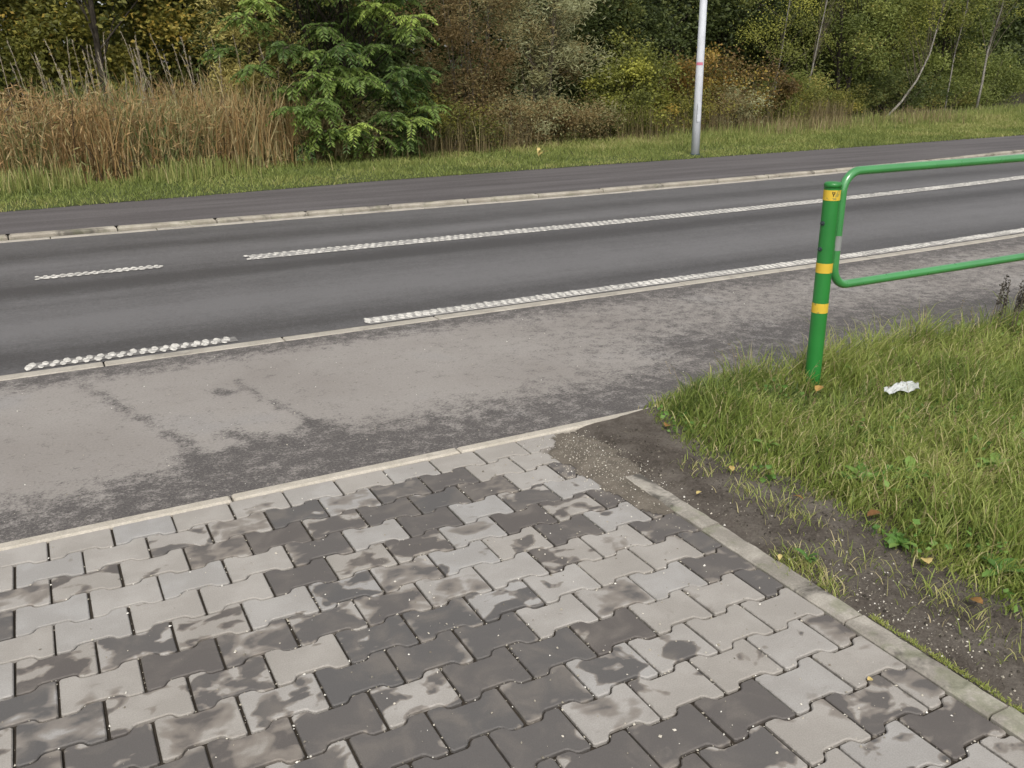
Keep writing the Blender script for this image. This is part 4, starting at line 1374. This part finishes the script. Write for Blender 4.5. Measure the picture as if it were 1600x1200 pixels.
# pinnate-leaved shrub
def sumac(x, y):
    root = empty('pinnate_shrub', (x, y, 0.06), label='large dark green shrub with fern like drooping leaves beside the reeds', cat='shrub')
    tips = []
    for k in range(190):
        a = RS.random() * 6.283
        rr = RS.random() ** 0.5
        zz = 0.12 + RS.random() ** 1.25 * 3.6
        wid = np.interp(zz, [0.3, 1.0, 2.2, 3.4, 4.4], [1.3, 1.85, 1.95, 1.5, 0.8])
        tips.append((math.cos(a) * rr * wid, math.sin(a) * rr * wid * 0.8, zz))
    LC, LA, LS, LV_ = [], [], [], []
    rg = Geo()
    for (tx, ty, tz) in tips:
        base_var = np.clip(RS.normal(0.40, 0.24) + 0.10 * (tz - 1.5) * 0.4 - 0.12 * (ty > 0.3), 0.05, 0.95)
        nl = RS.integers(9, 14)
        for q in range(nl):
            a = 6.283 * q / nl + RS.normal(0, 0.2)
            L = RS.uniform(0.28, 0.46)
            el = RS.uniform(-0.1, 0.9)
            np_ = 9
            P0 = np.array([tx, ty, tz])
            prev = P0
            line = []
            for i in range(np_ + 1):
                t = i / np_
                hd = L * t
                p = P0 + np.array([math.cos(a) * hd * math.cos(el * (1 - t * .5)), math.sin(a) * hd * math.cos(el * (1 - t * .5)), L * (math.sin(el) * t - 0.65 * t * t)])
                line.append(p)
            rg.tube([line[0], line[4], line[-1]], [0.005, 0.004, 0.002], 3, cap=False)
            for i in range(2, np_ + 1):
                d = line[i] - line[i - 1]; d /= np.linalg.norm(d)
                s = np.cross(d, [0, 0, 1.0]); s /= np.linalg.norm(s) + 1e-9
                ll = 0.125 * (1 - 0.55 * abs(i / np_ - 0.5))
                for sg in (-1, 1):
                    ax = s * sg + d * 0.55 + np.array([0, 0, -0.45]); ax /= np.linalg.norm(ax)
                    LC.append(line[i] + ax * ll * 0.5); LA.append(ax); LS.append(ll); LV_.append(base_var + RS.normal(0, .09))
    LC, LA, LS = np.array(LC), np.array(LA), np.array(LS)
    V, F = leaf_quads(LC, LS, 0.36, axis=LA)
    link('crown', np_mesh('crown', V, [F], var=[np.array(LV_)]), L_SUMAC, root)
    rg.build('leaf_stalks', M['bark_grey'], root)
    bp = [((0, 0, -.1), (0.25, 0.1, 3.9), .06), ((.15, .1, -.1), (-0.75, 0.2, 3.4), .045), ((-.1, 0, -.1), (0.95, -0.1, 3.0), .045), ((0, .1, -.1), (-1.1, -.1, 2.0), .03)]
    limbs(root, 'trunk', bp, tips, .05, M['bark_dark'], ntw=34, wob=.1)
sumac(4.98, 16.0)
tree('dark undergrowth shrub filling the gap under the pinnate shrub', 5.9, 18.9, 1.9, 0.7, 0.2, 3.2, 50, 9000, 0.07, 0.5, L_DARK, stems=3, r=0.03, rc=0.5, name='shrub', cat='shrub')

# middle: brown and grey-green willow thicket
tree('brownish willow shrub with many fine stems right of the pinnate shrub', 8.55, 18.1, 1.15, 0.8, 0.25, 4.4, 85, 13000, 0.06, 0.24, L_WILLOW, bark='bark_grey', stems=9, r=0.022, rc=0.38, name='shrub', cat='shrub', grad=lambda P: -0.30 + 0.16 * P[:, 0])
tree('silvery grey green willow leaning out to the right of the brown one', 10.5, 18.6, 1.05, 0.8, 0.7, 4.6, 70, 13000, 0.085, 0.2, L_WILLOW, bark='bark_grey', stems=6, r=0.03, rc=0.40, name='shrub', cat='shrub', varshift=0.22, grad=lambda P: 0.06 * P[:, 2] - 0.05)
tree('tangled low bramble at the foot of the willow shrubs', 9.6, 17.7, 1.5, 0.4, 0.1, 0.9, 30, 4000, 0.05, 0.4, L_WILLOW, bark='bark_grey', stems=6, r=0.012, rc=0.3, name='shrub', cat='shrub', varshift=-0.2)
tree('dark green tree filling the gap left of the lamp post', 13.6, 20.4, 1.8, 1.1, 0.7, 6.0, 75, 15000, 0.075, 0.5, L_DARK, r=0.09, rc=0.55, varshift=0.08)
tree('yellow green bush standing left of the lamp post', 13.3, 18.9, 1.25, 0.7, 0.15, 2.0, 45, 8000, 0.055, 0.6, L_YGREEN, bark='bark_grey', stems=5, r=0.02, rc=0.36, name='bush', cat='bush')
tree('golden yellow bush directly behind the lamp post', 15.8, 19.6, 1.0, 0.7, 0.5, 2.0, 26, 3400, 0.055, 0.6, L_ORANGE, bark='bark_grey', stems=5, r=0.02, rc=0.33, name='bush', cat='bush', varshift=0.25)
tree('rusty orange bush sloping down to the right of the lamp post', 17.6, 19.4, 1.25, 0.7, 0.3, 1.7, 28, 3600, 0.055, 0.55, L_ORANGE, bark='bark_grey', stems=5, r=0.02, rc=0.33, name='bush', cat='bush', varshift=-0.02, grad=lambda P: -0.12 * P[:, 0])
tree('green bramble mound between the orange bush and the dark trees', 16.4, 20.6, 1.5, 0.7, 0.2, 1.9, 36, 5000, 0.06, 0.6, L_YGREEN, bark='bark_grey', stems=4, r=0.02, rc=0.4, name='bush', cat='bush', varshift=-0.12)

UG = [(5.6, 16.9, L_WILLOW, -0.12, 'brown undergrowth at the left foot of the pinnate shrub'),
      (7.6, 17.3, L_OLIVE, 0.0, 'olive undergrowth at the right foot of the pinnate shrub'),
      (8.9, 17.4, L_WILLOW, -0.15, 'brown tangle under the many stemmed willow'),
      (10.9, 17.9, L_WILLOW, -0.1, 'grey brown tangle under the silvery willow'),
      (12.4, 18.3, L_YGREEN, -0.1, 'olive brown undergrowth left of the yellow green bush'),
      (14.6, 18.6, L_OLIVE, 0.1, 'olive undergrowth behind the foot of the lamp post'),
      (16.2, 18.9, L_WILLOW, -0.05, 'brown scrub under the golden bush'),
      (18.3, 19.3, L_YGREEN, 0.0, 'green brown scrub at the low end of the rusty bush'),
      (20.0, 20.0, L_OLIVE, 0.05, 'dark olive scrub behind the straw grass'),
      (22.2, 21.0, L_OLIVE, 0.0, 'dark olive scrub below the slanting birch')]
for (ux, uy, um, uv, ul) in UG:
    tree(ul, ux, uy, 1.0, 0.45, 0.08, 0.95, 26, 4200, 0.05, 0.35, um, bark='bark_grey', stems=6, r=0.010, rc=0.34, name='undergrowth', cat='undergrowth', varshift=uv)

# right: dark trees with bare trunks, then olive green ones
tree('dark tree with crooked bare trunk right of the lamp post', 20.4, 24.0, 2.6, 1.6, 1.7, 7.5, 70, 12000, 0.09, 0.55, L_DARK, r=0.14, rc=0.75, varshift=-0.18)
tree('dark tree with two leaning trunks behind the orange bush', 17.2, 23.4, 2.3, 1.5, 1.5, 7.0, 65, 11000, 0.09, 0.55, L_DARK, r=0.11, stems=2, rc=0.75, varshift=-0.15)
tree('broad dark green tree beyond the straw grass', 23.5, 24.6, 2.4, 1.7, 0.8, 7.2, 80, 14000, 0.09, 0.55, L_DARK, r=0.12, rc=0.75, varshift=0.16)
tree('olive green leafy tree nearest the leaning birch', 24.2, 22.6, 1.7, 1.2, 0.6, 5.6, 70, 13000, 0.075, 0.45, L_GREEN, r=0.07, rc=0.55, stems=2)
tree('soft olive green tree right of the leaning birch', 28.0, 24.3, 2.0, 1.4, 0.7, 6.4, 75, 13000, 0.085, 0.45, L_GREEN, r=0.07, rc=0.62, stems=3, varshift=0.05)
tree('dull green willow at the right frame edge', 33.0, 26.2, 2.4, 1.6, 0.8, 7.0, 75, 12000, 0.10, 0.45, L_GREEN, r=0.09, rc=0.7, stems=3, varshift=-0.03)
tree('tawny leaved tree high at the right frame edge', 38.0, 30.0, 2.6, 1.8, 1.0, 8.0, 60, 9000, 0.12, 0.5, L_GREEN, r=0.1, rc=0.8, varshift=0.22)
tree('low grey green shrub among the straw grass on the right', 20.6, 21.0, 1.2, 0.6, 0.2, 1.6, 34, 5000, 0.07, 0.25, L_GREEN, bark='bark_grey', stems=5, r=0.015, rc=0.36, name='shrub', cat='shrub', varshift=0.1)
tree('low dark shrub at the foot of the willow on the right', 27.2, 22.9, 2.2, 0.6, 0.2, 1.3, 36, 5000, 0.07, 0.4, L_DARK, bark='bark_grey', stems=5, r=0.015, rc=0.4, name='shrub', cat='shrub', varshift=0.15)
tree('green shrub under the white birch at the right frame edge', 32.4, 25.0, 2.4, 0.7, 0.15, 1.1, 36, 5000, 0.07, 0.4, L_GREEN, bark='bark_grey', stems=5, r=0.015, rc=0.4, name='shrub', cat='shrub', varshift=0.1)

for (ux, uy, rr, ul) in [(35.5, 25.6, 2.2, 'green shrub closing the gap at the far right frame edge'), (39.5, 28.2, 2.6, 'olive shrub furthest along the verge at the right'), (31.0, 26.8, 2.2, 'dark green shrub behind the thin grey birch stem'), (36.0, 29.0, 2.6, 'tall green shrub behind the far right birch')]:
    tree(ul, ux, uy, rr, 0.9, 0.1, 2.0, 40, 6000, 0.08, 0.5, L_GREEN, bark='bark_grey', stems=4, r=0.02, rc=0.55, name='shrub', cat='shrub')

# birches: thin pale trunks
def birch(label, x, y, pts, r, nleaf=5000, offx=0.0):
    x, y = x * NEAR, y * NEAR
    root = empty('birch_tree', (x, y, 0.08), label=label, cat='tree')
    g = Geo()
    g.tube(pts, [r * (1 - 0.75 * i / (len(pts) - 1)) for i in range(len(pts))], 8)
    g2 = Geo()
    top = Vector(pts[-1])
    C = np.array([[top.x * t + RS.normal(0, .5), top.y * t + RS.normal(0, .4), top.z * t] for t in np.linspace(0.45, 1.02, 26)])
    for c in C:
        t = max(0.3, c[2] / top.z - 0.12)
        i = min(len(pts) - 2, int(t * (len(pts) - 1)))
        f = t * (len(pts) - 1) - i
        s = Vector(pts[i]).lerp(Vector(pts[i + 1]), f)
        g2.tube([s, s.lerp(Vector(c), .5) + Vector((0, 0, .1)), c], [r * .22, r * .15, r * .07], 4, cap=False)
    g.build('trunk', M['bark_birch'], root, smooth=True)
    g2.build('branches', M['bark_grey'], root)
    crown('crown', root, 1, 1, 1, 2, 26, nleaf, 0.05, 0.6, L_YGREEN, rc=0.45, clusters=C, varshift=0.15)
birch('slim pale birch sapling leaning right above the straw grass', 20.9, 21.0, [(0, 0, -.1), (0.10, 0, .6), (0.30, 0, 1.4), (0.45, 0, 2.3), (0.85, 0, 4.5), (1.0, 0, 6.0)], 0.035)
birch('whitest slim birch trunk by the right frame edge', 32.6, 23.6, [(0, 0, -.1), (0.12, 0, .9), (0.16, 0, 2.0), (0.55, 0, 3.4), (0.75, 0, 5.0), (0.8, 0, 7.0)], 0.05)
birch('pale birch trunk slanting strongly to the right', 26.2, 22.4, [(0, 0, -.1), (0.7, 0, .45), (1.3, 0, 1.1), (1.75, 0, 1.9), (2.1, 0, 3.4), (2.2, 0, 5.0)], 0.045)
birch('thin grey birch stem left of the whitest one', 31.2, 23.9, [(0, 0, -.1), (0.06, 0, .9), (0.12, 0, 2.0), (0.4, 0, 3.4), (0.5, 0, 5.0), (0.5, 0, 6.0)], 0.03)
birch('short grey stem at the foot of the leaning sapling', 19.4, 20.8, [(0, 0, -.1), (0.1, 0, .5), (0.22, 0, 1.0), (0.35, 0, 2.0), (0.5, 0, 3.4), (0.5, 0, 4.0)], 0.03)

# the wood behind: one mass of leaves over bare dark trunks
def backwood():
    n = 190000
    x = RS.uniform(-12, 66, n)
    yb = np.interp(x, [-16, 5, 15, 30, 78], [22.3, 23, 25, 28, 42])
    y = yb + RS.random(n) ** 1.5 * 7
    z = RS.random(n) * (7.2 + 1.5 * fbm(x, y, 101, 3, 0.35))
    dens = fbm(x * 1.0, z * 1.2, 102, 4, 0.7) + 0.4 * fbm(y, z, 103, 3, 0.8)
    k = (dens > -0.5)
    x, y, z = x[k], y[k], z[k] + 0.2; n = len(x)
    V, F = leaf_quads(np.stack([x, y, z], -1), RS.uniform(0.20, 0.38, n), 0.6, 0.3)
    var = 0.42 + 0.4 * fbm(x, z, 104, 3, 0.5) + RS.normal(0, .13, n)
    tag(link('background_wood', np_mesh('background_wood', V, [F], var=[var]), L_DARK), 'dark mass of woodland foliage closing off the view behind the thicket', 'woodland', kind='stuff')
    g = Geo()
    for q in range(70):
        x = random.uniform(-10, 70); y = float(np.interp(x, [-16, 5, 15, 30, 78], [24, 24.5, 26.5, 30, 44])) - 0.6 + random.random() * 3
        r = random.uniform(.04, .11); dx = random.gauss(0, .5)
        g.tube([(x, y, 0), (x + dx * .2, y, 2), (x + dx * .7, y, 4.5), (x + dx, y, 8)], [r, r * .85, r * .6, r * .25], 6, cap=False)
    tag(g.build('background_trunks', M['bark_dark']), 'thin dark trunks lost among the woodland foliage at the back', 'woodland', kind='stuff')
backwood()
